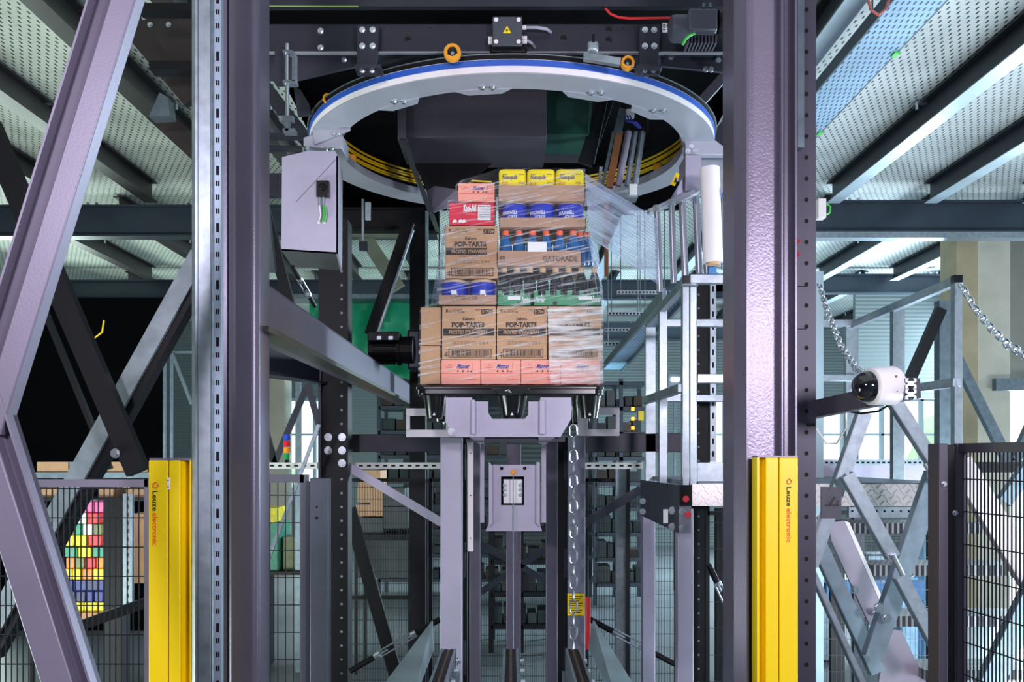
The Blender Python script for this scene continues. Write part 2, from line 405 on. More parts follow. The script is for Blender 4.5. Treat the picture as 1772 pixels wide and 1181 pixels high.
for i, x in enumerate((-7.4, -5.6, -3.8, -2.0, 0.4, 2.0, 3.6, 5.2, 6.8, 8.4)):
    joist(x, 17.4, 23.6, '%s steel joist from the left in the farthest bay' % ORD[i])
GRD = mat('girder_paint', (52, 62, 74), 0.4, 0.4, 0.08, 3)
def girder(x0, x1, Y, zt, h, label):
    t = thing('ceiling_girder', label, 'steel girder', ((x0+x1)/2, Y, zt-h))
    MB().ibeam((x0, Y, zt-h/2), (x1, Y, zt-h/2), 0.22, h, 0.022).build('beam', GRD, t)
    b = MB(); x = x0+0.6
    while x < x1: b.cyl((x, Y-0.09, zt-0.0), (x, Y-0.09, zt+0.03), 0.02, 6); b.cyl((x+0.12, Y-0.09, zt), (x+0.12, Y-0.09, zt+0.03), 0.02, 6); x += 1.35
    b.build('bolts', CRM, t)
girder(3.9, 9.5, 12.1, Z(350, 12.1), 0.42, 'broad dark steel girder crossing under the right ceiling, nearer one')
girder(3.3, 8.2, 17.2, Z(476, 17.2), 0.36, 'dark steel girder crossing behind the right railing, farther one')
girder(-7.6, -1.0, 12.1, Z(358, 12.1), 0.42, 'broad black steel girder crossing left under the ceiling, nearer one')
girder(-9.5, 0.2, 17.2, Z(486, 17.2), 0.36, 'dark steel girder across the left rear, farther one')
girder(0.8, 4.2, 17.2, Z(486, 17.2), 0.36, 'dark steel girder seen right of the wrapped load')
girder(0.8, 5.2, 21.0, Z(560, 21.0), 0.40, 'lower dark girder at the far rear right of the load')
# lower end of the right deck: bright skirting under the girders
one(MB().box(3.9, 9.5, 12.0, 12.2, Z(350,12.1)-.50, Z(350,12.1)-.421), 'edge_strip', GLV, 'pale strip along the underside of the near right girder', 'metal strip')

# perforated cable tray on the right ceiling
t = thing('cable_tray', 'wide blue perforated cable tray hung under the right ceiling', 'cable tray', (2.78, 6, 5.5))
MB().box(2.60, 2.95, 2.0, 11.6, 5.50, 5.512).build('tray_bottom', TRAY, t)
b = MB(); b.box(2.585, 2.60, 2.0, 11.6, 5.50, 5.60); b.box(2.95, 2.965, 2.0, 11.6, 5.50, 5.60); b.build('side_rail', GRD, t)
for k in range(5):
    b = MB(); y = 3.2+k*1.7; b.cyl((2.64, y, 5.5), (2.64, y, 6), 0.008, 6); b.cyl((2.91, y, 5.5), (2.91, y, 6), 0.008, 6); b.build('hanger_rod', CRM, t)
    MB().box(2.93, 2.97, y+0.3, y+0.38, 5.488, 5.50).build('cable_clip', GRN, t)
one(MB().tube([P(1502,0,5.0), P(1508,18,5.0), P(1520,26,5.0), P(1533,16,5.1), P(1538,0,5.2)], 0.008, 8), 'loose_cable', mat('red_brown_cable', (170, 90, 84), 0, .5, 0), 'red brown cable looping over the blue perforated tray', 'cable')
# far trays right of the load
for i, (y, x0, x1, yy) in enumerate(((503, 1068, 1156, 9.5), (540, 1052, 1122, 10.5), (568, 1046, 1114, 11.5), (592, 1046, 1110, 12.5))):
    t = thing('slotted_rail', '%s slotted hanging rail right of the load, counted from the top' % ORD[i], 'rail', P((x0+x1)/2, y, yy), 'slotted hanging rails right of the load')
    MB().pb(x0, x1, y, y+6, yy, 0.06).build('rail', GLV, t)
    b = MB()
    for k in range(int((x1-x0)/6)): b.pb(x0+2+k*6, x0+5+k*6, y+1.5, y+4.5, yy-0.002, 0.004)
    b.build('slots', RUB, t)
    for xx in (x0+6, x1-6): MB().cyl(P(xx, y, yy+0.03), (X(xx, yy), yy+0.03, 6.0), 0.006, 6).build('hanger_rod', GLD, t)
t = thing('cable_ladder', 'blue grey cable tray slanting back beneath the roof behind the railing', 'cable tray', P(1120,560,12))
MB().slab([P(1150,510,7.6), P(1190,510,7.6), P(1075,640,17), P(1040,640,17)], (0, 0, 0.03)).build('tray_bottom', TRAY, t)
b = MB(); b.bar(P(1149,509,7.6), P(1040,639,17), 0.03, 0.1); b.bar(P(1191,509,7.6), P(1076,639,17), 0.03, 0.1); b.build('side_rail', GLD, t)

# green tarpaulin (folded cloth)
tb = MB(); g = []
for j in range(13):
    row = []
    for i in range(25):
        u = i/24; v = j/12
        px = 535+u*240; py = 518+v*138+6*math.sin(u*9)
        y = 13.0+0.14*math.sin(u*17+v*5)+0.1*math.sin(v*8+u*3)
        row.append(tb.bm.verts.new(P(px, py, y)))
    g.append(row)
for j in range(12):
    for i in range(24): tb._face([g[j][i], g[j][i+1], g[j+1][i+1], g[j+1][i]])
o = one(tb, 'tarpaulin', TGR, 'green tarpaulin hanging behind the black frame left of the load', 'tarpaulin', smooth=True)
md = o.modifiers.new('s', 'SOLIDIFY'); md.thickness = 0.01
for k, (y0, y1) in enumerate(((509, 517),)):
    t = thing('curtain_rail', 'pale rail the green tarpaulin hangs from', 'rail', P(610, y1, 12.6)); MB().pb(450, 770, y0, y1, 12.6, 0.4).build('rail', GLD, t)
    for px in (460, 600, 760): MB().cyl((X(px,12.8), 12.8, Z(y0,12.6)), (X(px,12.8), 12.8, 6.0), .01, 6).build('hanger_rod', BLK, t)
# timber-like grey panel and diagonal brace behind, seen above the tarpaulin
one(MB().pb(603, 712, 395, 410, 10.2, 0.1), 'cross_beam', mat('drab_beam', (88, 92, 80), 0.1, .6, .1, 4), 'drab horizontal beam seen through the frame left of the load', 'beam')
one(MB().bar(P(625,400,10.3), P(690,500,10.3), 0.16, 0.1, (0,1,0)), 'diagonal_brace', _m['drab_beam'], 'drab diagonal brace below the beam left of the load', 'brace')

# ================================================================== background racks, stock, fences
def rack(x0, x1, Y, d, z1, levels, posts, label, cat='rack', m=BLK, stuffc=None):
    t = thing('storage_rack', label, cat, ((x0+x1)/2, Y, 0))
    for k in range(posts):
        x = x0+(x1-x0)*k/(posts-1); MB().box(x-0.03, x+0.03, Y, Y+0.06, 0, z1).build('upright', m, t)
        MB().box(x-0.03, x+0.03, Y+d, Y+d+0.06, 0, z1).build('upright', m, t)
    for k in range(levels):
        z = z1*(k+1)/levels-0.05; MB().box(x0, x1, Y, Y+d, z-0.06, z).build('shelf', m, t)
    return t
rack(X(655,15), X(885,15), 15, 0.9, Z(655,15), 9, 5, 'tall dark rack far behind the mast left of centre', m=GRD)
rack(X(1030,14.5), X(1120,14.5), 14.5, 0.9, Z(655,14.5), 9, 3, 'tall dark rack far behind the right fork arm', m=GRD)
rack(X(850,11), X(1005,11), 11.0, 0.8, Z(850,11), 5, 4, 'low dark rack behind the lift mast', m=BLK)
PC = [mat('stock_dark', (12, 14, 18), 0, .5, .2, 6), mat('stock_teal', (24, 48, 52), 0, .5, .2, 6), mat('stock_grey', (58, 66, 68), 0, .5, .2, 6), mat('stock_brown', (60, 46, 36), 0, .6, .2, 6)]
NTH = ORD+['eleventh', 'twelfth', 'thirteenth', 'fourteenth', 'fifteenth', 'sixteenth', 'seventeenth', 'eighteenth', 'nineteenth', 'twentieth']
for (px0, px1, Y, zs), where in zip(((660, 880, 15.1, [Z(655,15)*(k+1)/9-0.05 for k in range(8)]), (1034, 1116, 14.6, [Z(655,14.5)*(k+1)/9-0.05 for k in range(8)]), (855, 1000, 11.1, [Z(850,11)*(k+1)/5-.05 for k in range(4)])), ('tall rack left of the mast', 'tall rack right of the fork arm', 'low rack behind the mast')):
    for lvl, z in enumerate(zs):
        px = px0; kk = 0
        while px < px1-14:
            w = random.randint(12, 26); h = random.uniform(0.12, 0.28)
            one(MB().box(X(px,Y), X(px+w-3,Y), Y, Y+0.4, z+0.001, z+h), 'stock_crate', random.choice(PC), '%s crate from the left, %s shelf up, %s' % (NTH[kk], ORD[lvl], where), 'crate', 'crates on the dark racks behind the mast')
            px += w; kk += 1
# orange lights on far rack
for k, py in enumerate((705, 722, 738)):
    one(MB().pb(1093, 1098, py, py+6, 14.44, 0.06), 'signal_lamp', AMB, '%s small amber lamp on the far unit right of the load' % ['topmost', 'middle', 'lowest'][k], 'lamp')
LIT = mat('lit_lamp_glass', (235, 242, 255), 0, .3, 0, emit=9.0)
t = thing('flood_lamp', 'glaring white double flood lamp seen behind the left railing posts', 'lamp', P(1167, 692, 16))
MB().pb(1160, 1178, 671, 690, 16, 0.05).build('lamp_glass', LIT, t, bevel=.01); MB().pb(1162, 1176, 653, 660, 16, 0.05).build('lamp_glass', LIT, t, bevel=.01)
MB().pb(1156, 1182, 648, 694, 16.06, 0.06).build('housing', GLD, t); MB().box(X(1166,16.1), X(1171,16.1), 16.1, 16.14, 0, Z(690,16.1)).build('pole', GLD, t)
one(MB().pb(1105, 1114, 712, 728, 14.44, 0.06), 'yellow_switch_box', YEL, 'small yellow box on the far rack beside the railing', 'box')

def fence(p0, p1, z0, z1, label, frame=BLK, wire=0.0018, sx=0.022, sz=0.102, fw=0.035, posts=True, group=None, tilt=None):
    """mesh guard panel standing between two floor points"""
    p0 = Vector((p0[0], p0[1], 0)); p1 = Vector((p1[0], p1[1], 0)); d = p1-p0; L = d.length; d.normalize()
    t = thing('mesh_fence', label, 'fence', (p0+p1)/2, group)
    f = MB(); up = Vector((0,0,1))
    f.bar(p0+up*(z1-fw/2), p1+up*(z1-fw/2), fw*.8, fw); f.bar(p0+up*(z0+fw/2), p1+up*(z0+fw/2), fw*.8, fw)
    n = d.cross(up)
    for q in (p0, p1): f.bar(q+up*z0, q+up*z1, fw, fw*.8)
    f.build('fence_frame', frame, t)
    w = MB(); k = sx
    while k < L:
        q = p0+d*k; w.bar(q+up*z0, q+up*z1, wire*2, wire*2); k += sx
    z = z0+sz
    while z < z1-0.02: w.bar(p0+up*z-n*0.004, p1+up*z-n*0.004, wire*2.2, wire*2.2); z += sz
    w.build('wire_mesh', WIR, t)
    return t
WIR = mat('fence_wire', (40, 42, 50), 0.5, 0.4, 0)
def fpx(a, b, Y): return (X(a,Y), Y), (X(b,Y), Y)
# colourful pallet stock behind left fence
cols = [(206, 30, 40), (240, 214, 20), (30, 40, 120), (40, 140, 110), (210, 90, 150), (240, 240, 235), (30, 34, 90), (236, 130, 30), (110, 116, 70)]
CM = [mat('goods_%d' % i, c, 0, .45, .25, 18) for i, c in enumerate(cols)]
def stack(px0, px1, pyt, pyb, Y, rows, name, cat, label, group, cs, where=''):
    hh = (pyb-pyt)/rows
    for r in range(rows):
        x = px0+random.uniform(-3, 3); k = 0
        while x < px1-8:
            w = random.uniform(13, 24); w = min(w, px1-x)
            if w < 3: break
            q = cs[r % len(cs)]; q = q[k % len(q)]
            one(MB().pb(x+0.5, x+w-0.5, pyt+hh*r+0.7, pyt+hh*(r+1), Y, 0.35), name, CM[q], '%s %s pack, %s from left in row %s%s' % ('small', CN[q], ORD[k], ORD[r], where), cat, group, bevel=0.008); x += w; k += 1
CN = ['red', 'yellow', 'navy', 'teal green', 'pink', 'white', 'dark blue', 'orange', 'olive']
stack(112, 180, 868, 1062, 8.0, 10, 'grocery_pack', 'pack', '', 'grocery packs on the pallet behind the left fence', [[4, 5, 4], [3, 5, 0], [8, 3, 5, 8], [1, 1, 0], [3, 1, 3], [7, 8, 0], [1, 1, 7], [2, 2, 6], [2, 6, 2], [1]], ' of the tall stack')
one(MB().pb(108, 184, 1062, 1078, 7.9, 0.6), 'wooden_pallet', COP, 'wooden pallet under the coloured grocery packs on the left', 'pallet')
stack(66, 106, 886, 925, 8.6, 2, 'grocery_pack', 'pack', 'red grocery pack left of the tall coloured stack', 'red packs beside the coloured stack', [[0, 4]], ' left of the tall stack')
t = thing('shelf_unit', 'pale topped metal shelf unit at the left behind the fence', 'shelf', (X(156,9.2), 9.2, 0))
MB().pb(50, 262, 818, 828, 9.2, 0.5).build('top_board', GLD, t); MB().pb(50, 262, 862, 868, 9.2, 0.5).build('lower_board', BLK, t)
for px in (52, 256):
    for dy in (0.0, 0.46): MB().box(X(px,9.2), X(px+5,9.2), 9.2+dy, 9.24+dy, 0, Z(828,9.2)).build('leg', BLK, t)
for k, (a, b) in enumerate(((64, 118), (120, 148), (150, 182), (186, 228))):
    one(MB().pb(a, b, 800, 818, 9.25, 0.4), 'cardboard_box', [KRF, GLD, KRF, KRF][k], '%s cardboard box on the shelf behind the left fence' % ORD[k], 'box', 'boxes on the shelf behind the left fence')
for k, (a, b) in enumerate(((60, 90), (92, 126), (170, 196), (220, 262))):
    one(MB().pb(a, b, 845, 862, 9.3, 0.4), 'cardboard_box', KRF, '%s cardboard box beneath the shelf behind the left fence' % ORD[k], 'box', 'boxes under the shelf behind the left fence')
#
one(MB().pb(225, 262, 890, 1010, 8.5, .4), 'carton_stack', KRF, 'tall brown carton behind the slotted post at left', 'box')
# cartons seen through the rear fence left of the mast
for k, (a, b, c, d, m) in enumerate(((620, 658, 815, 842, 0), (618, 640, 842, 870, 0), (641, 662, 844, 874, 0), (616, 662, 874, 894, 0), (664, 706, 878, 915, 5), (622, 662, 897, 925, 5), (664, 700, 846, 876, 5))):
    one(MB().pb(a, b, c, d, 10.0, 0.5), 'cardboard_box', KRF if m == 0 else PC[2], ['topmost brown carton seen through the rear fence', 'left brown carton of the second row behind the rear fence', 'right brown carton of the second row behind the rear fence', 'long brown carton under two others behind the rear fence', 'grey carton low on the right behind the rear fence', 'grey carton low on the left behind the rear fence', 'grey carton in the upper right behind the rear fence'][k], 'box')
t = thing('work_table', 'black low table under the cartons behind the rear fence', 'table', (X(662,9.9), 10.2, 0)); MB().pb(612, 712, 925, 936, 9.9, 0.7).build('table_top', BLK, t)
for px in (613, 706):
    for dy in (0, .62): MB().box(X(px,9.9), X(px+5,9.9), 9.9+dy, 9.95+dy, 0, Z(936,9.9)).build('leg', BLK, t)
one(MB().pb(618, 720, 936, 1000, 10.2, 0.4), 'grey_container', PC[2], 'grey container under the black table behind the rear fence', 'container')
t = thing('display_table', 'low table with packs seen through the second fence from left', 'table', (X(485,9.9), 10.2, 0)); MB().pb(446, 524, 990, 996, 9.9, 0.7).build('table_top', BLK, t)
for px in (447, 519): MB().box(X(px,9.95), X(px+5,9.95), 9.95, 10.5, 0, Z(996,9.95)).build('leg', BLK, t)
one(MB().pb(450, 476, 880, 904.5, 10.0, 0.5), 'grocery_pack', CM[1], 'yellow pack seen through the second fence from left', 'pack')
one(MB().pb(450, 482, 905, 990, 10.0, 0.5), 'grocery_pack', CM[3], 'teal green pack seen through the second fence from left', 'pack')
one(MB().pb(490, 520, 930, 989, 10.1, 0.5), 'grocery_pack', CM[8], 'olive pack seen through the second fence from left', 'pack')
# signal tower
t = thing('signal_tower', 'stack light with blue, red, orange and green segments by the bright window', 'signal light', P(496,801,6.25))
for i, (c, a, b) in enumerate((((40, 70, 190), 752, 763), ((210, 30, 40), 763, 774), ((240, 150, 30), 774, 785), ((20, 150, 70), 785, 796))):
    MB().cyl(P(496.5,b-0.5,6.25), P(496.5,a+0.5,6.25), 0.023, 16).build('light_segment', mat('sig%d' % i, c, 0, .25, 0), t)
MB().cyl(P(496.5,801,6.25), P(496.5,796,6.25), 0.014, 12).build('base', BLK, t)

# left slotted fence posts and black rear machinery
t = thing('slotted_post', 'dark post with a perforated galvanised strip behind the left fence', 'post', (X(205,5), 5, 0))
MB().pb(179, 212, 862, 1300, 5.0, 0.1).build('post', BLK, t)
def strip(px0, px1, py0, py1, Y, name='slotted_strip', m=GLV, parent=None, pitch=14, horiz=False, d=0.03, slot=(3, 7)):
    b = MB(); b.pb(px0, px1, py0, py1, Y, d); b.mi = 1
    if horiz:
        x = px0+4
        while x < px1-6: b.pb(x, x+slot[1], (py0+py1)/2-slot[0]/2, (py0+py1)/2+slot[0]/2, Y-0.0015, 0.003); x += pitch
    else:
        y = py0+5; c = (px0+px1)/2
        while y < py1-6: b.pb(c-slot[0]/2, c+slot[0]/2, y, y+slot[1], Y-0.0015, 0.003); y += pitch
    return b.build(name, [m, RUB], parent)
strip(213, 228, 855, 1054, 4.95, parent=t)
one(MB().bar(P(90,1100,4.5), P(262,1040,4.6), 0.05, 0.05), 'conduit_bar', BLK, 'black sloping bar behind the lower left fence', 'bar')
# ================================================================== front frame: posts, columns, braces
def poly_col(mb, pts, z0, z1):
    a = [mb.bm.verts.new((x, y, z0)) for x, y in pts]; b = [mb.bm.verts.new((x, y, z1)) for x, y in pts]
    n = len(pts); mb._face(a[::-1]); mb._face(b)
    for i in range(n): mb._face([a[i], a[(i+1)%n], b[(i+1)%n], b[i]])
    return mb
def rounded(x0, x1, y0, y1, r, n=5):
    out = []
    for cx_, cy_, a in ((x1-r, y0+r, -90), (x1-r, y1-r, 0), (x0+r, y1-r, 90), (x0+r, y0+r, 180)):
        for i in range(n+1): t = R(a+90*i/n); out.append((cx_+r*math.cos(t), cy_+r*math.sin(t)))
    return out
# left column
t = thing('steel_column', 'violet grey steel column left of the ring, right of the slotted channel', 'column', (X(418,3.4), 3.45, 0))
poly_col(MB(), rounded(X(392,3.4), X(447,3.4), 3.40, 3.58, 0.028), 0, 5.4).build('column_tube', VIO, t, smooth=True)
MB().box(X(381,3.4), X(393,3.42), 3.42, 3.5, 0, 5.4).build('side_lip', VIO, t)
# left slotted channel
t = thing('slotted_channel', 'bright galvanised slotted channel standing left of the violet column', 'channel', (X(352,3.1), 3.1, 0))
poly_col(MB(), [(X(332,3.1),3.1),(X(340,3.1),3.085),(X(366,3.1),3.085),(X(370,3.1),3.1),(X(371,3.1),3.16),(X(332,3.1),3.16)], 0, 5.3).build('channel_body', GLV, t)
b = MB()
for px in (342, 365): b.box(X(px,3.085), X(px+1.5,3.085), 3.082, 3.086, 0, 5.3)
b.build('rib', GLD, t)
b = MB(); b.box(X(370,3.1), X(382,3.1), 3.1, 3.13, 0, 5.3); b.mi = 1
y = -10; k = 0
while y < 1300:
    if k % 4 == 0: b.pb(374, 379, y, y+16, 3.099, 0.002)
    else: b.pb(373, 375.5, y+2, y+11, 3.099, 0.002); b.pb(377, 379.5, y+2, y+11, 3.099, 0.002)
    y += 24 if k % 4 != 3 else 27; k += 1
b.build('slotted_flange', [mat('pale_flange', (150, 164, 182), .5, .45, .08, 9), RUB], t)
# right column
t = thing('steel_column', 'large violet grey steel column right of the ring', 'column', (X(1325,3.4), 3.5, 0))
poly_col(MB(), [(X(1270,3.44),3.44),(X(1292,3.40),3.40),(X(1296,3.40),3.40),(X(1296,3.40),3.62),(X(1270,3.44),3.62)], 0, 5.4).build('left_flange', VIO, t)
MB().box(X(1294,3.46), X(1354,3.46), 3.46, 3.60, 0, 5.4).build('web_plate', mat('hammered_violet_paint', (128, 120, 140), 0.40, 0.36, 0.08, 5, 0.12, 110), t)
b = MB(); b.box(X(1350,3.42), X(1355,3.42), 3.41, 3.5, 0, 5.4); b.box(X(1355,3.47), X(1376,3.47), 3.46, 3.6, 0, 5.4); b.box(X(1374,3.42), X(1379,3.42), 3.41, 3.6, 0, 5.4); b.build('right_flange', VIO, t, bevel=0.003)
# perforated black post at right column
t = thing('perforated_post', 'dark post with a row of round holes right of the right column', 'post', (X(1396,3.55), 3.6, 0))
b = MB(); b.box(X(1379,3.55), X(1412,3.55), 3.55, 3.70, 0, 5.4); b.mi = 1
y = -20
while y < 1300:
    b.cyl((X(1395.5,3.55), 3.5485, Z(y,3.55)), (X(1395.5,3.55), 3.56, Z(y,3.55)), 0.0085, 14); y += 36.6
b.mi = 2
for yy in (495, 569): b.pb(1380, 1395, yy, yy+1.5, 3.549, .001)
b.mi = 1; b.pb(1396, 1411, 733, 738, 3.547, .003); b.build('post', [mat('dark_violet_post', (60, 56, 72), .3, .45, .08, 5), RUB, RUB], t)
one(MB().pb(1380, 1392, -60, 255, 3.50, 0.04), 'cable_cover', GLD, 'pale grey cable cover on the upper part of the dark perforated post', 'cover', bevel=.002)
for k, yy in enumerate((418, 440)):
    one(MB().cyl(P(1379,yy,3.535), P(1379,yy,3.515), 0.011, 14), 'red_dot_sticker', RED, '%s red round marker on the edge of the right column' % ['upper', 'lower'][k], 'marker')
# sensor at girder end
t = thing('cable_end_box', 'small pale box with a green cable beside the right perforated post', 'box', P(1422,360,4.2))
MB().pb(1416, 1430, 343, 377, 4.2, 0.05).build('housing', WHT, t, bevel=.003)
MB().tube([P(1430,352,4.22), P(1437,358,4.22), P(1436,368,4.22), P(1430,372,4.22)], .004, 8).build('cable', GRN, t)

# light curtains
def curtain_dev(name, label, px, Y, right=False):
    t = thing(name, label, 'light curtain', (X(px[0],Y), Y, 0))
    a, g, c, d = px    # outer edge, groove, inner edge, side end
    z1 = Z(797, Y)
    if not right:
        MB().box(X(a,Y), X(g-1,Y), Y, Y+0.09, 0, z1).build('front_panel', YEL, t, bevel=.004)
        MB().box(X(g+1,Y), X(c,Y), Y, Y+0.09, 0, z1).build('front_panel', YEL, t, bevel=.004)
        MB().box(X(g-2,Y), X(g+2,Y), Y+.012, Y+0.08, 0, z1).build('groove', mat('yellow_shadow_joint', (170,140,10),0,.5,0), t)
        poly_col(MB(), [(X(c,Y),Y+.01),(X(c+8,Y),Y+.05),(X(d-3,Y+.05),Y+.05),(X(d-3,Y),Y),(X(d,Y),Y),(X(d,Y),Y+.09),(X(c,Y),Y+.09)], 0, z1).build('side_profile', YEL, t)
        MB().box(X(a+1,Y), X(d,Y), Y+.002, Y+.09, z1, z1+.007).build('end_cap', BRC, t)
        tx = (265, 273); ty = (848, 944)
        lg = MB(); lg.text('Leuze', X(264,Y), X(273,Y), Z(885,Y), Z(850,Y), Y-.0015, rot=90); lg.build('lettering', INK, t)
        lg = MB(); lg.text('electronic', X(264,Y), X(273,Y), Z(944,Y), Z(888,Y), Y-.0015, rot=90); lg.build('lettering', OPR, t)
        lg = MB(); lg.tube([P(265,844,Y-.001), P(265,838,Y-.001), P(270,835,Y-.001), P(274,840,Y-.001), P(271,845,Y-.001)], .0018, 6, closed=True); lg.build('logo_mark', RED, t)
        c_ = MB(); c_.pb(288.5, 293.5, 827, 848, Y-.006, .006); c_.build('clip', WHT, t, bevel=.002)
        c_ = MB(); c_.cyl(P(291,832,Y-.006), P(291,832,Y-.009), .002, 8); c_.cyl(P(291,843,Y-.006), P(291,843,Y-.009), .002, 8); c_.build('clip_screws', RUB, t)
    else:
        MB().box(X(g+1,Y), X(d,Y), Y, Y+0.07, 0, z1+.01).build('front_panel', YEL, t, bevel=.004)
        MB().box(X(c,Y), X(g-.5,Y), Y, Y+0.07, 0, z1+.01).build('front_panel', YEL, t, bevel=.004)
        MB().box(X(g-1.5,Y), X(g+2,Y), Y+.012, Y+0.06, 0, z1).build('groove', _m['yellow_shadow_joint'], t)
        poly_col(MB(), [(X(a,Y),Y),(X(a+4,Y),Y),(X(a+4,Y+.04),Y+.045),(X(c,Y),Y+.03),(X(c,Y),Y+.07),(X(a,Y),Y+.07)], 0, z1+.01).build('side_profile', YEL, t)
        MB().box(X(a+1,Y), X(d,Y), Y+.002, Y+.07, z1+.01, z1+.017).build('end_cap', BRC, t)
        lg = MB(); lg.text('Leuze', X(1361,Y), X(1369,Y), Z(877,Y), Z(843,Y), Y-.0015, rot=90); lg.build('lettering', INK, t)
        lg = MB(); lg.text('electronic', X(1361,Y), X(1369,Y), Z(939,Y), Z(880,Y), Y-.0015, rot=90); lg.build('lettering', OPR, t)
        lg = MB(); lg.tube([P(1362,838,Y-.001), P(1362,832,Y-.001), P(1366,829,Y-.001), P(1370,834,Y-.001), P(1367,838,Y-.001)], .0018, 6, closed=True); lg.build('logo_mark', RED, t)
curtain_dev('light_curtain', 'tall yellow light curtain housing at the lower left beside the slotted channel', (257, 291, 312, 331), 3.1)
curtain_dev('light_curtain', 'tall yellow light curtain housing at the lower right before the column', (1310, 1348, 1325, 1381), 3.33, True)

# foreground braces (left)
def lbrace(p, q, wl, wd, flip, label, Y):
    t = thing('diagonal_brace', label, 'brace', ((p+q)/2))
    s = -1 if flip else 1
    d = (q-p).normalized(); up = Vector((0,-1,0)); u = d.cross(up).normalized()
    # u points sideways in the picture plane
    if u.x < 0: u = -u
    c0 = 0
    # light front face on the right (flip False) or left
    a0, a1 = (0, wl) if not flip else (-wl, 0)
    b0, b1 = (-wd, 0) if not flip else (0, wd)
    n = Vector((0,1,0))
    def strip4(x0, x1, y0, y1): 
        m = MB(); m.hexa([p+u*x0+n*y0, p+u*x1+n*y0, p+u*x1+n*y1, p+u*x0+n*y1, q+u*x0+n*y0, q+u*x1+n*y0, q+u*x1+n*y1, q+u*x0+n*y1]); return m
    strip4(a0, a1, 0, 0.05).build('front_face', BRC, t, bevel=.004)
    e = b0 if not flip else b1
    strip4(min(b0,b1), max(b0,b1), 0.03, 0.05).build('recessed_web', mat('shaded_brace_web', (88, 82, 100), .3, .42, .08, 4), t)  # brace grey again, darkened to stand for shade in the recess
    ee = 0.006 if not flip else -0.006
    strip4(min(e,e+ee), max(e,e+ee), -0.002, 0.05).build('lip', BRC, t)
    return t
Y = 2.3
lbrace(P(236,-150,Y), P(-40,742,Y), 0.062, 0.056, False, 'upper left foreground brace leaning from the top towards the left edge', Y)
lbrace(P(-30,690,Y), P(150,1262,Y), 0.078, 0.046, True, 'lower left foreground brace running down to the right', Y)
# rear braces left
def bar2(name, p, q, w, h, m, label, cat='brace', up=(0,-1,0), bev=0.0, lipm=None, chan=False):
    t = thing(name, label, cat, (p+q)/2)
    b = MB()
    if chan: b.chan(p, q, w, h, 0.006, up)
    else: b.bar(p, q, w, h, up)
    b.build('bar', m, t)
    return t
t = bar2('diagonal_brace', P(-20,215,3.8), P(240,818,3.8), 0.09, 0.05, BLK, 'black brace running down right behind the foreground brace at the left')
bolts([P(200,785,3.77)], 0.014, 'bolt', t)
bar2('diagonal_brace', P(62,500,4.6), P(190,812,4.6), 0.022, 0.04, BLK, 'thin black brace beside the thicker black one at the left')
t = thing('diagonal_brace', 'textured grey brace crossing the black one at the left, seen through the fence', 'brace', P(180,790,3.95))
b = MB(); b.bar(P(345,440,3.95), P(-30,1118,3.95), 0.078, 0.02, (0,-1,0)); b.build('front_face', mat('streaked_zinc', (128, 138, 146), .4, .45, .3, 8), t)
b = MB(); b.bar(P(368,448,4.0), P(-8,1135,4.0), 0.05, 0.08, (0,-1,0)); b.build('side_face', BLK, t)
bar2('diagonal_brace', P(-30,1140,4.0), P(60,990,4.0), 0.05, 0.03, BRC, 'short grey brace end at the lower left edge')
# thin verticals behind at left
t = thing('scaffold', 'thin blue grey frame with a diagonal strut behind the left channel', 'frame', P(300,700,9))
for px in (282, 294): MB().pb(px, px+4, 608, 1205, 9, .03).build('upright', GLD, t)
MB().pb(290, 332, 608, 612, 9, .03).build('rail', GLD, t); MB().bar(P(298,612,9), P(332,700,9), .03, .03, (0,-1,0)).build('strut', GLD, t)
one(MB().tube([P(180,555,6), P(177,575,6), P(168,582,6), P(160,588,6), P(166,595,6)], .006, 6), 'yellow_rope', YDK, 'short yellow cord dangling beside the pale pillar at the left', 'cord')

# fences
a, b_ = fpx(-30, 258, 3.35)
fence(a, b_, 0.1, Z(830,3.35), 'mesh fence panel at the lower left behind the brace', frame=BRC, fw=0.028, sx=0.0215, sz=0.109)
a, b_ = fpx(440, 527, 4.6)
fence(a, b_, 0.1, Z(822,4.6), 'narrow mesh fence panel between the left column and the grey post', frame=mat('fence_frame_grey', (92, 92, 106), .3, .4, .05), fw=0.04, sx=0.04, sz=0.14, wire=.0022)
# upper mid rail of that fence
t = thing('fence_post', 'grey sheet steel post with small holes right of the narrow fence', 'post', (X(550,4.5), 4.5, 0))
MB().box(X(536,4.5), X(569,4.5), 4.5, 4.56, 0, Z(828,4.5)).build('post', mat('post_blue_grey', (84, 88, 102), .35, .4, .08, 4), t, bevel=.004)
MB().box(X(527,4.5), X(536,4.5), 4.52, 4.56, 0, Z(834,4.5)).build('side_flange', mat('post_blue_grey_dark', (60, 62, 76), .35, .4, .08, 4), t)
b = MB(); b.cyl(P(548,878,4.5), P(548,878,4.498), .005, 10); b.cyl(P(548,897,4.5), P(548,897,4.498), .008, 10); b.build('holes', RUB, t)
a, b_ = fpx(600, 712, 7.6); fence(a, b_, 0.1, Z(828,7.6), 'fine mesh fence panel behind the left mast column, left of it', fw=.03)
a, b_ = fpx(745, 812, 7.6); fence(a, b_, 0.1, Z(828,7.6), 'fine mesh fence panel directly behind the left mast column', fw=.03)
a, b_ = fpx(826, 950, 9.0); fence(a, b_, 0.1, Z(860,9.0), 'fine mesh fence panel behind the central mast post', fw=.03)
a, b_ = fpx(1014, 1068, 7.6); fence(a, b_, 0.1, Z(828,7.6), 'fine mesh fence panel right of the hanging chain', fw=.03)
a, b_ = fpx(1086, 1170, 7.0); fence(a, b_, 0.1, Z(850,7.0), 'fine mesh fence panel behind the sheet bracket at the platform', fw=.03)
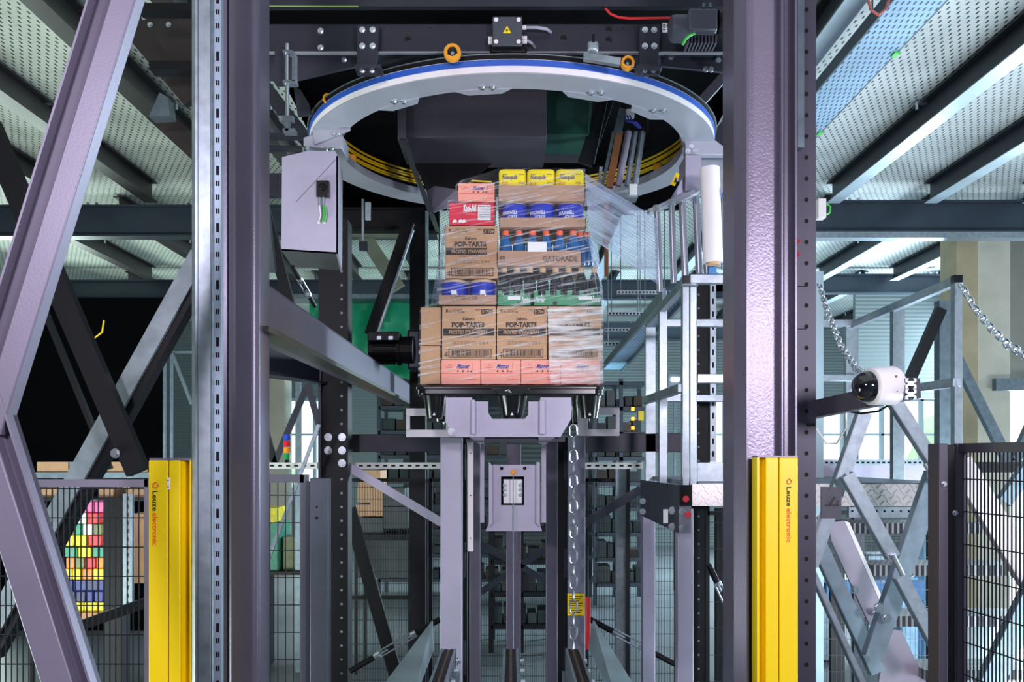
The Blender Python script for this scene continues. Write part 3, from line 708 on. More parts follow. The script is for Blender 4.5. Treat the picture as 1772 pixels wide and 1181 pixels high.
a, b_ = fpx(1224, 1270, 6.8); fence(a, b_, 0.1, Z(885,6.8), 'mesh fence strip below the tread plate left of the right column', fw=.03, sx=.08, sz=.2)
a, b_ = fpx(1405, 1640, 6.6); fence(a, b_, 0.1, Z(884,6.6), 'mesh fence behind the staircase', fw=.03, sx=.036, sz=.12, wire=.0014)
for k, (px0, px1, Yp, pt, lb, m) in enumerate(((713, 740, 7.5, 810, 'dark rear post left of the left mast column', DKP), (818, 830, 7.4, 950, 'dark slim post beside the linear strip', BLK),
        (1066, 1084, 7.4, 812, 'galvanised rear post right of the chain', GLV), (1085, 1090, 7.3, 812, 'thin dark rear post right of the galvanised one', BLK), (1240, 1262, 7.1, 880, 'dark rear post left of the right column', BLK),
        (1440, 1462, 7.5, 960, 'black post under the stair landing', BLK), (1610, 1628, 7.2, 880, 'black post behind the stair right of the braces', BLK), (1478, 1496, 8.0, 870, 'dark post below the platform behind the galvanised brace', DKP))):
    one(MB().box(X(px0,Yp), X(px1,Yp), Yp, Yp+.08, 0, Z(pt,Yp)), 'fence_post', m, lb, 'post')
# near right panel, set at an angle
t = thing('fence_post', 'dark fence post with a bright bolt at the lower right', 'post', (X(1643,2.9), 2.9, 0))
MB().box(X(1625,2.9), X(1641,2.9), 2.9, 2.98, 0, Z(768,2.9)).build('front_face', mat('violet_dark_post', (66, 62, 76), .3, .4, .08, 4), t, bevel=.003)
MB().box(X(1641,2.9), X(1662,2.9), 2.93, 2.98, 0, Z(770,2.9)).build('side_face', BLK, t, bevel=.003)
bolts([P(1652,888,2.93), P(1633,838,2.9)], .006, 'bolt', t)
fence((X(1661,2.95), 2.95), (X(1830,2.5), 2.5), 0.1, Z(768,2.95), 'near mesh fence panel at the lower right edge', frame=_m['violet_dark_post'], fw=.03, sx=.0185, sz=.106)

# X braces galvanised, front right
def tbrace(p, q, w, label, m=GLV, name='diagonal_brace', d=.05):
    t = thing(name, label, 'brace', (p+q)/2); b = MB(); b.bar(p, q, w, 0.006, (0,-1,0)); b.build('front_face', m, t)
    dd = (q-p).normalized(); u = dd.cross(Vector((0,-1,0))).normalized()
    s = 1 if u.z > 0 else -1
    if u.x*0 == 0:
        off = -u*s*(w/2) ; b = MB(); b.bar(p+off+Vector((0,d/2,0)), q+off+Vector((0,d/2,0)), .005, d, (0,-1,0)); b.build('flange', m, t)
        off = u*s*(w/2); b = MB(); b.bar(p+off+Vector((0,d/2,0)), q+off+Vector((0,d/2,0)), .005, d, (0,-1,0)); b.build('flange', m, t)
    return t
Y = 4.3
tbrace(P(1498,715,Y), P(1405,980,Y), .058, 'galvanised brace rising to the right behind the camera arm')
tbrace(P(1548,690,Y), P(1650,850,Y), .055, 'galvanised brace falling right from behind the dome camera')
t = tbrace(P(1468,822,4.2), P(1548,965,4.2), .055, 'galvanised brace from the left node down to the turnbuckle')
MB().cyl(P(1545,960,4.18), P(1562,996,4.18), .012, 12).build('threaded_rod', CRM, t)
tbrace(P(1560,998,4.2), P(1640,1150,4.2), .055, 'galvanised brace continuing below the turnbuckle')
t = tbrace(P(1622,820,4.35), P(1512,1140,4.35), .085, 'wide galvanised brace crossing in front of the stair', m=mat('blue_zinc', (134, 150, 162), .7, .38, .2, 10))
bolts([P(1534,1070,4.30), P(1520,1052,4.30)], .016, 'bolt', t)
MB().cyl(P(1600,803,4.28), P(1618,832,4.28), .010, 12).build('rod', CRM, t)
tbrace(P(1410,925,4.5), P(1520,1165,4.5), .07, 'zinc side rail running down left of the violet stair plate', m=_m['blue_zinc'])
tbrace(P(1405,985,4.0), P(1502,1200,4.0), .02, 'thin pale rail left of the stair, reaching the lower edge')
# stair
t = thing('staircase', 'steel staircase with violet grey stringer and grating treads at the right', 'stairs', P(1520,1000,4.9))
MB().plate([(1436,905),(1462,902),(1536,1072),(1522,1085),(1505,1082),(1438,935)], 4.75, .02).build('stringer', GRP, t)
MB().slab([P(1462,902,4.75), P(1470,905,4.75), P(1543,1072,4.75), P(1536,1074,4.75)], (0,.05,0)).build('stringer_edge', WHT, t)
MB().plate([(1536,1090),(1560,1092),(1612,1200),(1518,1200)], 4.72, .02).build('stringer', GRP, t)
for k, (py, a, b) in enumerate(((914, 1475, 1700), (987, 1510, 1760), (1075, 1545, 1800), (1168, 1600, 1830))):
    Yt = 4.95-.1*k
    MB().box(X(a,Yt), X(b,Yt), Yt, Yt+.26, Z(py+10,Yt), Z(py-8,Yt)).build('tread', slot_mat('grating_tread%d' % k, (140, 140, 146), (40, 40, 46), .03, .03, .018, .018, .6, .5) if k == 0 else _m['grating_tread0'], t)
for k in range(2): bolts([P(1480+k*34, 1022+k*40, 4.74)], .014, 'bolt', t)
MB().plate([(1415,895),(1432,885),(1432,905),(1420,960)], 4.7, .02).build('bracket', GRP, t)
tbrace(P(1662,800,4.6), P(1810,1040,4.6), .12, 'pale stair side rail behind the right fence panel', m=mat('pale_stringer', (196, 186, 190), .2, .5, .1, 8))
tbrace(P(1690,1240,4.5), P(1800,1010,4.5), .11, 'grey brace behind the right fence panel, lower', m=_m['blue_zinc'])
tbrace(P(1740,870,5.5), P(1790,800,5.5), .08, 'short grey brace behind the right fence panel, upper', m=_m['blue_zinc'])
one(MB().pb(1668, 1772, 800, 818, 6.0, .1), 'slotted_beam', BLK, 'black slotted beam behind the top of the right fence panel', 'beam')
one(MB().pb(1430, 1640, 1010, 1040, 9.6, .3), 'blue_conveyor', mat('blue_unit', (40, 110, 170), 0, .5, .2, 5), 'low blue unit standing far behind the staircase', 'machine')
for k, (a, b, c, d) in enumerate(((1500, 1545, 960, 1146), (1600, 1640, 930, 1146), (1420, 1450, 1040, 1146), (1560, 1590, 1000, 1146))):
    one(MB().pb(a, b, c, d, 10.5, .3), 'floor_machine', [GLD, mat('pale_blue_unit', (150, 190, 220), .1, .5, .2, 8)][k % 2], ['grey machine box far behind the stair, between the braces', 'pale machine box far behind the stair, by the black post', 'grey machine box low left behind the stair', 'pale machine box low in the middle behind the stair'][k], 'machine', bevel=.02)
# brace struts visible through the windows zone
bar2('diagonal_brace', P(1645,600,12), P(1745,800,12), .13, .1, GLD, 'grey diagonal strut before the pale pillar at right')
bar2('diagonal_brace', P(1755,800,12), P(1800,700,12), .12, .1, GLD, 'grey diagonal strut at the right edge before the window')
bar2('diagonal_brace', P(1628,535,9), P(1560,690,9), .1, .08, BLK, 'black diagonal strut behind the right railing')
one(MB().box(X(1626,9), X(1650,9), 9, 9.12, 0, Z(520,9)), 'steel_post', GLD, 'blue grey steel post just behind the corner post of the right railing', 'post')
one(MB().box(X(1412,6.2), X(1425,6.2), 6.2, 6.3, 0, Z(470,6.2)), 'steel_post', PVW, 'pale steel post right beside the perforated dark post', 'post')

# dome camera on aluminium arm
t = thing('camera_outrigger', 'dark aluminium profile arm reaching from the perforated post to the dome camera', 'arm', P(1500,700,3.3))
MB().bar(P(1388,714,3.66), P(1585,672,3.05), .038, .068).build('profile_bar', mat('dark_aluminium', (92, 88, 96), .5, .35, .06, 5), t)
b = MB(); p, q = P(1410,705,3.70), P(1580,665,3.05); b.bar(P(1410,710,3.72)+Vector((-.02,0,.012)), P(1585,672,3.05)+Vector((-.02,0,.012)), .004, .008); b.bar(P(1410,710,3.72)+Vector((-.02,0,-.016)), P(1585,672,3.05)+Vector((-.02,0,-.016)), .004, .008); b.build('groove', RUB, t)
b = MB(); Y = 3.04
for k in (0, 1):
    cy = 664+k*19; 
    b.plate([(1567,cy-9),(1573,cy-9),(1570,cy-4),(1583,cy-4),(1580,cy-9),(1586,cy-9),(1586,cy-3),(1581,cy),(1586,cy+3),(1586,cy+9),(1580,cy+9),(1583,cy+4),(1570,cy+4),(1573,cy+9),(1567,cy+9),(1567,cy+3),(1572,cy),(1567,cy-3)], Y, .012)
b.build('profile_end', GLV, t)
t = thing('dome_camera', 'white dome surveillance camera with a dark glossy dome on the aluminium arm', 'camera', P(1525,668,3.15))
c = P(1519,669,3.10)
ax = Vector((1, 0.22, 0.06)).normalized()
def lathe_ax(mb, prof, c, ax, n=40):
    up = Vector((0,0,1)); u = ax.cross(up).normalized(); v = u.cross(ax); rows = []
    for i in range(n):
        th = 2*math.pi*i/n; rows.append([mb.bm.verts.new(c+ax*h+(u*math.cos(th)+v*math.sin(th))*r) for h, r in prof])
    for i in range(n):
        a, b = rows[i], rows[(i+1)%n]
        for j in range(len(prof)-1): mb._face([a[j], b[j], b[j+1], a[j+1]])
    return mb
m = lathe_ax(MB(), [(-.035,0),(-.035,.052),(-.028,.064),(.055,.068),(.068,.062),(.072,.05),(.072,0)], c, ax); m.build('housing', WHT, t, smooth=True)
m = lathe_ax(MB(), [(-.035,.054),(-.05,.053),(-.065,.047),(-.080,.036),(-.088,.020),(-.091,0)], c, ax); m.build('dome', CCT, t, smooth=True)
b = MB(); b.pb(1549, 1553, 650, 663, 3.045, .001); b.pb(1549, 1554, 672, 678, 3.045, .001); b.build('printed_label', GIN, t)
MB().tube([P(1540,700,3.2), P(1520,712,3.3), P(1490,716,3.4), P(1465,712,3.5)], .004, 6).build('cable', BLK, t)
one(MB().tube([P(1412,742,4.5), P(1430,768,4.5), P(1448,768,4.5), P(1464,740,4.5), P(1464,690,4.5)], .005, 6), 'thin_cable', WHT, 'thin pale cable sagging beside the perforated post', 'cable')

# chain maker
def chain(pts, r, link, name, label, m=CRM, hang=None):
    """oval links alternating by 90 degrees along a path"""
    t = thing(name, label, 'chain', pts[0]); pts = [Vector(p) for p in pts]
    seg = []; tot = 0
    for a, b in zip(pts, pts[1:]): seg.append((tot, a, b)); tot += (b-a).length
    n = max(1, round(tot/(link-2*r*1.1))); 
    for i in range(n):
        s = (i+.5)*tot/n
        for s0, a, b in seg[::-1]:
            if s >= s0: break
        d = (b-a).normalized(); c = a+d*(s-s0)
        u = d.cross(Vector((0,1,0))).normalized(); v = d.cross(u)
        if i % 2: u, v = v, u
        L2 = link/2-r; w = link*.26; ring = []
        for k in range(16):
            th = 2*math.pi*k/16; ring.append(c+d*((L2-w)*(1 if math.cos(th) > 0 else -1)+w*math.cos(th))+u*w*math.sin(th))
        MB().tube(ring, r, 6, closed=True).build('link', m, t, smooth=True)
    return t
chain([P(1418,492,4.6), P(1432,540,4.4), P(1455,598,4.1), P(1480,636,3.8), P(1496,648,3.5)], .0055, .046, 'safety_chain', 'zinc chain hanging from the pale post down to the dome camera')
chain([P(1664,494,4.9), P(1688,535,4.7), P(1715,568,4.5), P(1745,598,4.3), P(1780,618,4.1)], .006, .066, 'safety_chain', 'bright chain sagging from the right railing corner out of frame')
# ================================================================== raised platform and railings
t = thing('work_platform', 'raised galvanised platform with tread plate edge and railing right of the load', 'platform', (1.75, 5.8, 2.0))
zf = Z(836, 5.0)
MB().box(X(1208,5.0), X(1655,5.0), 5.0, 6.7, zf-.03, zf).build('floor_grating', GLD, t)
# tread plate nosing with raised lozenges
b = MB(); zt, zb = Z(838,5.0), Z(876,5.0); b.box(X(1197,5.0), X(1660,5.0), 4.985, 5.0, zb, zt)
k = 0; x = X(1200,5.0)
while x < X(1655,5.0):
    for j in range(4):
        c = Vector((x+(j % 2)*.018, 4.984, zb+.015+j*.031)); s = 1 if (k+j) % 2 else -1
        b.slab([c+Vector((-.013,0,-.009*s)), c+Vector((-.010,0,-.013*s)), c+Vector((.013,0,.009*s)), c+Vector((.010,0,.013*s))], (0,-.003,0))
    x += .036; k += 1
b.build('tread_plate_edge', DIA, t)
b = MB(); b.box(X(1468,5.0), X(1655,5.0), 4.99, 5.02, Z(896,5.0), Z(878,5.0)); b.mi = 1
for px in range(1475, 1650, 14): b.cyl(P(px,885,4.99), P(px,885,4.987), .006, 8)
b.build('slotted_edge_beam', [GLV, RUB], t)
MB().box(X(1207,5.08), X(1270,5.08), 5.08, 5.09, Z(834,5.0), Z(802,5.08)).build('kick_plate', GLV, t)
b = MB(); b.box(X(1415,6.5), X(1640,6.5), 6.5, 6.51, Z(836,6.5), Z(806,6.5)); b.build('kick_plate', LAV, t)
strip(1415, 1640, 796, 806, 6.5, 'slotted_rail', GLV, t, pitch=9, horiz=True, slot=(3, 5))
# posts and rails
def post(px0, px1, Y, pt, d=.05, m=GLV, nm='railing_post'):
    MB().box(X(px0,Y), X(px1,Y), Y, Y+d, zf-.12, Z(pt,Y)).build(nm, m, t, bevel=.003)
post(1181, 1193, 5.0, 490); post(1194, 1206, 5.0, 490)
post(1141, 1155, 5.9, 532); post(1117, 1135, 6.6, 566)
post(1652, 1666, 5.0, 478); post(1545, 1566, 5.9, 528); post(1464, 1486, 6.6, 565)
def rail(p, q, w=.045, h=.05, nm='hand_rail', m=GLV): MB().bar(p, q, w, h).build(nm, m, t, bevel=.003)
rail(P(1193,484,5.02), P(1275,484,5.02)); rail(P(1187,488,5.0), P(1122,560,6.6))
MB().pb(1181, 1194, 477, 491, 4.99, .05).build('end_cap', BKP, t)
rail(P(1180,672,5.02), P(1116,694,6.6)); rail(P(1206,656,5.02), P(1275,656,5.02), nm='mid_rail'); rail(P(1150,560,5.95), P(1275,560,5.95), nm='mid_rail'); rail(P(1120,690,6.6), P(1275,690,6.6), nm='mid_rail')
rail(P(1660,484,5.0), P(1478,562,6.6)); MB().pb(1651, 1666, 476, 489, 4.98, .04).build('end_cap', BKP, t)
rail(P(1656,662,5.0), P(1560,676,5.9), nm='mid_rail')
rail(P(1412,560,6.6), P(1478,560,6.6)); rail(P(1412,655,6.6), P(1480,655,6.6), nm='mid_rail')
b = MB(); b.tube([P(1181,494,4.98), P(1208,494,4.98)], .006, 8); b.build('clamp_bolt', CRM, t)
# sheet bracket under platform
t = thing('sheet_bracket', 'dark bent sheet bracket with bolts below the platform corner', 'bracket', P(1140,870,4.8))
MB().slab([P(1108,831,5.3), P(1175,840,4.8), P(1175,924,4.8), P(1108,892,5.3)], (0,.01,0)).build('side_sheet', DKP, t)
MB().pb(1175, 1196, 840, 924, 4.8, .01).build('front_flange', mat('flange_paint', (120, 116, 130), .3, .4, .06), t)
bolts([P(1163,884,4.86), P(1163,912,4.86), P(1181,886,4.8), P(1181,914,4.8)], .014, 'bolt', t)
bolts([P(1112,868,5.2), P(1112,886,5.2)], .012, 'bolt', t)
MB().pb(1148, 1156, 882, 906, 4.86, .008).build('printed_label', WPR, t)
for k, py in enumerate((864, 891)):
    one(MB().cyl(P(1187 + k*4,py,4.78), P(1187 + k*4,py,4.77), .017, 20), 'round_sticker', RED, '%s red round sticker near the sheet bracket' % ['upper', 'lower'][k], 'sticker')
MB().pb(1176, 1198, 840, 876, 4.785, .02).build('dark_block', BLK, t)
one(MB().box(X(1170,5.0), X(1197,5.0), 4.95, 5.03, 0, Z(880,5.0)), 'support_post', LAV, 'lavender grey support post below the sheet bracket', 'post', bevel=.004)
one(MB().box(X(1112,5.6), X(1134,5.6), 5.6, 5.68, 0, Z(890,5.6)), 'support_post', LAV, 'lavender grey support post left of the sheet bracket', 'post', bevel=.004)
# black sign board right
b = MB(); b.pb(1421, 1456, 843, 898, 4.05, .01); b.mi = 1; b.pb(1428, 1451, 874, 877, 4.048, .002); b.bar(P(1436,874,4.047), P(1445,861,4.047), .008, .002, (0,-1,0)); b.ptext('2', 1446, 1452, 866, 874, 4.05)
one(b, 'label_plate', [mat('dark_plate', (74, 70, 82), .2, .5, .05), INK], 'dark plate with a black angle mark right of the perforated post', 'plate')

# ================================================================== rear frame of the machine
def perf_post(px0, px1, Y, py0, label, hx, m=BLK, pitch=24, holes=True, z0=0.0, name='perforated_post', d=.12, r=.009):
    t = thing(name, label, 'post', (X((px0+px1)/2,Y), Y, 0))
    b = MB(); b.box(X(px0,Y), X(px1,Y), Y, Y+d, z0, Z(py0,Y)); b.mi = 1
    for h in hx:
        y = py0+18
        while y < 1190: b.cyl(P(h,y,Y), P(h,y,Y-.002), r, 10); y += pitch
    b.build('post', [m, GLD], t)
    return t
t = perf_post(551, 602, 6.3, 380, 'black perforated rear post left of the load, behind the sloping beam', (591,), d=.16)
bolts([P(568,757,6.3), P(568,780,6.3), P(592,757,6.3), P(592,780,6.3), P(592,802,6.3)], .019, 'bolt', t)
MB().box(X(551,6.28), X(556,6.28), 6.27, 6.3, 0, Z(600,6.28)).build('edge_lip', DKP, t)
t = perf_post(1196, 1228, 6.9, 492, 'black perforated rear post behind the railing corner', (1209,), d=.16)
strip(1229, 1239, 380, 800, 6.85, m=GLV, parent=t, pitch=22, slot=(3, 10))
t = thing('support_post', 'black rear post left of the wrapped load with a pale edge', 'post', (X(724,7.4), 7.4, 0))
MB().pb(709, 736, 365, 1250, 7.4, .12).build('post', BLK, t); MB().pb(736, 741, 365, 640, 7.38, .02).build('pale_edge', PVW, t)
t = thing('diagonal_brace', 'black brace with a pale edge above the geared motor', 'brace', P(680,500,7.2))
MB().bar(P(708,385,7.2), P(640,580,7.2), .085, .05, (0,-1,0)).build('bar', BLK, t); MB().bar(P(715,398,7.17), P(653,580,7.17), .014, .05, (0,-1,0)).build('edge', GLV, t)
one(MB().ibeam(P(560,382,7.7), P(760,382,7.7), .1, .2, .014), 'cross_beam', BLK, 'black cross beam behind the ring left of the load', 'beam')
one(MB().pb(603, 764, 752, 783, 6.6, .12), 'cross_beam', DKP, 'dark horizontal beam left of the mast', 'beam', bevel=.004)
one(MB().pb(1006, 1182, 750, 783, 6.6, .12), 'cross_beam', DKP, 'dark horizontal beam right of the mast', 'beam', bevel=.004)

# slotted galvanised strips
for a, b, Y, lb in ((449, 549, 6.2, 'slotted galvanised strip left of the black rear post'), (603, 764, 6.5, 'slotted galvanised strip left of the mast'), (1012, 1112, 6.5, 'slotted galvanised strip right of the mast'), (1210, 1270, 6.6, 'slotted galvanised strip behind the kick plate')):
    o = strip(a, b, 801, 812, Y, 'slotted_strip', mat('white_strip', (206, 208, 206), .2, .5, .05), None, pitch=14, horiz=True, slot=(3, 7), d=.14); tag(o, lb, 'strip')
for a, b, Y, lb in ((604, 712, 7.5, 'dark horizontal fence bar low left of the mast'),):
    one(MB().pb(a, b, 1033, 1038, Y, .03), 'fence_bar', BLK, lb, 'bar')
bar2('diagonal_brace', P(603,808,6.4), P(764,905,6.4), .06, .02, LAV, 'grey brace falling right towards the left mast column')
bar2('diagonal_brace', P(1108,848,6.4), P(1010,908,6.4), .06, .02, DKP, 'dark brace falling left towards the right mast column')
bar2('diagonal_brace', P(604,880,7.0), P(694,1200,7.0), .1, .05, BLK, 'long black brace behind the rear fence left')
bar2('diagonal_brace', P(1152,600,7.0), P(1060,820,7.0), .04, .02, GLD, 'thin far brace right of the load') if False else None
# turnbuckles
def turnbuckle(p, q, label, r=.012):
    t = thing('turnbuckle_rod', label, 'turnbuckle', p); p = Vector(p); q = Vector(q); d = (q-p).normalized(); m = (p+q)/2; L = (q-p).length*.22
    MB().cyl(p, m-d*L, r*1.6, 10).build('rod', BLK, t); MB().cyl(m+d*L, q, r*1.6, 10).build('rod', BLK, t)
    u = d.cross(Vector((0,1,0))).normalized()*r*1.6
    b = MB(); b.cyl(m-d*L+u, m+d*L+u, r*.5, 8); b.cyl(m-d*L-u, m+d*L-u, r*.5, 8); b.cyl(m-d*L*1.05, m-d*L*.8, r*1.8, 10); b.cyl(m+d*L*.8, m+d*L*1.05, r*1.8, 10)
    b.cyl(m-d*L*1.5, m-d*L*.4, r*.6, 8); b.cyl(m+d*L*.4, m+d*L*1.5, r*.6, 8); b.build('turnbuckle', CRM, t)
turnbuckle(P(606,1162,5.9), P(762,1072,5.9), 'turnbuckle on a black rod crossing low left of the mast')
turnbuckle(P(1020,1072,5.9), P(1168,1150,5.9), 'turnbuckle on a black rod crossing low right of the mast')
turnbuckle(P(1226,978,5.4), P(1280,1090,5.4), 'turnbuckle beside the right column below the platform')

turnbuckle(P(506,462,4.7), P(545,530,5.0), 'turnbuckle below the lavender box above the sloping beam', .008)
# sloping beam from the left column back (runs straight to the rear)
t = thing('longitudinal_beam', 'heavy violet grey steel beam running back from the left column', 'beam', (-1.0, 6, 3))
xb = -0.965; zt_ = Z(478,3.45); zb_ = Z(566,3.45)
MB().prof((xb, 3.45, 0), (xb, 8.6, 0), [(.0, zb_+.0),(.0, zt_),(-.16, zt_),(-.16, zb_)]).build('beam', VIO, t, bevel=.02)
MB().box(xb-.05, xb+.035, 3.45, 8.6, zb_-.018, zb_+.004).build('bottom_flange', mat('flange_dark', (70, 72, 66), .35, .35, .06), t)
one(MB().ibeam(P(440,622,5.6), P(556,640,6.3), .1, .2, .012), 'cross_beam', DKP, 'dark beam under the sloping beam, left', 'beam')
for k, (a, b, c, d) in enumerate(((448, 540, 652, 805), (548, 480, 664, 800), (449, 700, 490, 806))):
    pass
bar2('diagonal_brace', P(450,715,8), P(476,805,8), .06, .04, BLK, 'black strut low left under the sloping beam')
bar2('diagonal_brace', P(530,672,8), P(474,805,8), .05, .04, DKP, 'dark strut leaning before the narrow bright window')
bar2('diagonal_brace', P(552,735,5.9), P(449,1010,5.9), .022, .02, GLV, 'slim pale strut crossing the narrow fence')
one(MB().box(X(511,10), X(519,10), 10, 10.08, 0, Z(650,10)), 'window_post', GLD, 'slim dark post in front of the narrow bright window', 'post')
bar2('diagonal_brace', P(532,665,7.5), P(552,735,7.5), .05, .03, DKP, 'short dark strut left of the perforated rear post')

# ================================================================== geared motor behind load, left
def gearmotor(name, label, px0, px1, py0, py1, Y, m, box_side=True):
    t = thing(name, label, 'motor', P((px0+px1)/2, py1, Y))
    cy = (py0+py1)/2; r = (py1-py0)/2/F*Y
    MB().cyl(P(px0+6,cy,Y), P(px1-12,cy,Y), r*.82, 28).build('motor_body', m, t, smooth=False)
    b = MB()
    for k in range(16):
        a = 2*math.pi*k/16; o = Vector((0, math.cos(a), math.sin(a)))
        b.bar(P(px0+8,cy,Y)+o*r*.88, P(px1-18,cy,Y)+o*r*.88, .006, r*.22, tuple(o))
    b.build('cooling_fins', m, t)
    MB().cyl(P(px0,cy,Y), P(px0+8,cy,Y), r*.9, 24).build('fan_cover', m, t); MB().cyl(P(px1-14,cy,Y), P(px1-8,cy,Y), r*1.05, 24).build('flange', m, t)
    MB().cyl(P(px1-8,cy,Y), P(px1+14,cy,Y), r*.9, 24).build('gear_housing', m, t)
    return t, r
t, r = gearmotor('geared_motor', 'black finned geared motor behind the sloping beam left of the load', 640, 702, 580, 632, 6.6, BLK)
MB().pb(636, 690, 574, 590, 6.45, .12).build('terminal_box', BLK, t, bevel=.006)
for k in (0, 1): MB().pb(652+k*20, 660+k*20, 582, 588, 6.445, .008).build('clip', GLV, t)
MB().pb(704, 728, 570, 640, 6.6, .2).build('gearbox', DKP, t, bevel=.02)

# ================================================================== top cross beam group
Y = 4.36
t = thing('top_cross_beam', 'dark grey cross beam above the ring with round holes and hanger brackets', 'beam', P(860,100,Y))
b = MB(); b.pb(440, 1268, 42, 94, Y, .14); b.mi = 1
for x, y, rr in ((706,69,.016),(975,67,.017),(1053,52,.017),(1053,70,.017)): b.cyl(P(x,y,Y), P(x,y,Y-.0015), rr, 18)
for x in (678, 745, 812, 945, 1012, 1078):
    for y in (48, 89): b.cyl(P(x,y,Y), P(x,y,Y-.0015), .003, 8)
b.build('beam_web', [DKP, RUB], t)
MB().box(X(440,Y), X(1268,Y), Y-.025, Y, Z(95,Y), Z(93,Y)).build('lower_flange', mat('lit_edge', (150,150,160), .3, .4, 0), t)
MB().slab([P(450,97,Y+.03), P(618,97,Y+.03), P(618,114,Y+.03), P(515,138,Y+.03), P(450,138,Y+.03)], (0,.02,0)).build('gusset_plate', DKP, t)
MB().slab([P(1145,97,Y+.03), P(1262,97,Y+.03), P(1258,125,Y+.03), P(1145,114,Y+.03)], (0,.02,0)).build('gusset_plate', DKP, t)
#
for a, b_ in ((617, 656), (1106, 1143)):
    q = MB(); q.plate([(a,42),(b_,42),(b_-4,112),(a+1,112)], Y-.05, .04); q.build('hanger_bracket', DKP, t, bevel=.003)
    MB().pb(a-4, b_+3, 111, 117, Y-.08, .1).build('bracket_foot', DKP, t, bevel=.002)
    MB().plate([(a,117),(b_,117),(b_-2,128),(a+6,128)], Y-.04, .03).build('lower_tab', DKP, t)
    bolts([P(a+10,52,Y-.05), P(b_-11,52,Y-.05), P(a+10,80,Y-.05), P(b_-11,80,Y-.05), P(a+10,122,Y-.04), P(b_-12,122,Y-.04)], .010, 'bolt', t)
bolts([P(555,54,Y), P(555,83,Y), P(596,103,Y+.03), P(1161,99,Y+.03), P(1243,104,Y+.03), P(1221,120,Y+.03), P(1230,120,Y+.03)], .010, 'bolt', t)
one(MB().pb(440, 1275, -40, 11, 4.3, .04), 'overhead_beam', DKP, 'dark overhead beam along the top edge of the picture', 'beam')
one(MB().tube([P(450,10.5,4.29), P(620,11,4.29)], .0025, 6), 'thin_green_wire', mat('pale_green_wire', (120, 150, 60), 0, .5, 0), 'thin green wire along the overhead beam', 'wire')
# junction box
t = thing('junction_box', 'dark grey electrical junction box with a yellow lightning warning sign', 'electrical box', P(877,80,Y-.08))
MB().pb(852, 904, 28, 80, Y-.08, .08).build('housing', mat('box_grey', (62, 66, 76), .1, .45, .05), t, bevel=.006)
bolts([P(858.5,34,Y-.08), P(897.5,34,Y-.08), P(858.5,72,Y-.08), P(897.5,72,Y-.08)], .007, 'screw', t, m=WHT, L=.004)
b = MB(); b.plate([(870.5,57),(884.5,57),(877.5,44.5)], Y-.083, .003); b.mi = 1; b.plate([(878.2,47.5),(875,53),(877.2,52.8),(876,56),(880,51.5),(877.8,51.5)], Y-.0845, .0015); b.build('warning_sign', [YEL, INK], t)
for px, py in ((906, 48), (849, 67), (849, 74), (907, 66), (907, 73)): MB().cyl(P(px-4,py,Y-.04), P(px+5,py,Y-.04), .010, 10).build('cable_gland', WHT, t)
MB().tube([P(912,48,Y-.04), P(930,48,Y-.05), P(945,50,Y-.04), P(953,56,Y+.0)], .008, 10).build('cable', mat('grey_cable', (150,150,165), 0, .5, 0), t, smooth=True)
MB().tube([P(912,70,Y-.04), P(920,75,Y-.04), P(925,82,Y+.0)], .007, 10).build('cable', _m['grey_cable'], t, smooth=True)
MB().pb(848, 912, 80, 92, Y-.04, .04).build('mounting_bracket', BLK, t, bevel=.01)
# drive motor upper right
Ym = 4.2
t = thing('drive_motor', 'dark grey drive motor with a square terminal box at the upper right of the beam', 'motor', P(1200,72,Ym))
cy = 50; mm = mat('motor_grey', (70, 72, 84), .15, .42, .05)
m_ = lathe_ax(MB(), [(0,0),(0,.045),(.008,.058),(.03,.062),(.09,.062),(.09,0)], P(1158,cy,Ym), Vector((1,0,0))); m_.build('motor_body', mm, t, smooth=True)
MB().pb(1192, 1242, 14, 52, Ym-.07, .09).build('terminal_box', mm, t, bevel=.008)
MB().cyl(P(1218,6,Ym-.03), P(1218,14,Ym-.03), .009, 10).build('cable_gland', GLD, t); MB().cyl(P(1229,6,Ym-.03), P(1229,14,Ym-.03), .009, 10).build('cable_gland', GLD, t)
b = MB()
for k in range(9): b.pb(1190+k*6, 1193+k*6, 28, 74, Ym-.02, .09)
b.build('cooling_fins', mm, t)
MB().cyl(P(1242,40,Ym), P(1272,40,Ym), .055, 20).build('gearbox', BLK, t)
b = MB(); b.pb(1146, 1155, 40, 56, Y-.002, .002); b.mi = 1
for k in range(3): b.pb(1147.5, 1151, 42+k*4, 44+k*4, Y-.003, .001)
one(b, 'data_sticker', [WPR, INK], 'small white data sticker left of the drive motor', 'sticker')
MB().tube([P(1202,58,Ym-.07), P(1192,62,Ym-.08), P(1186,68,Ym-.08), P(1181,78,Ym-.07)], .006, 8).build('green_cable', GRN, t, smooth=True)
one(MB().tube([P(1048,15,4.3), P(1056,24,4.3), P(1070,30,4.3), P(1090,32,4.3), P(1160,31,4.25)], .006, 8), 'red_cable', RED, 'bright red cable curving to the drive motor', 'cable', smooth=True)
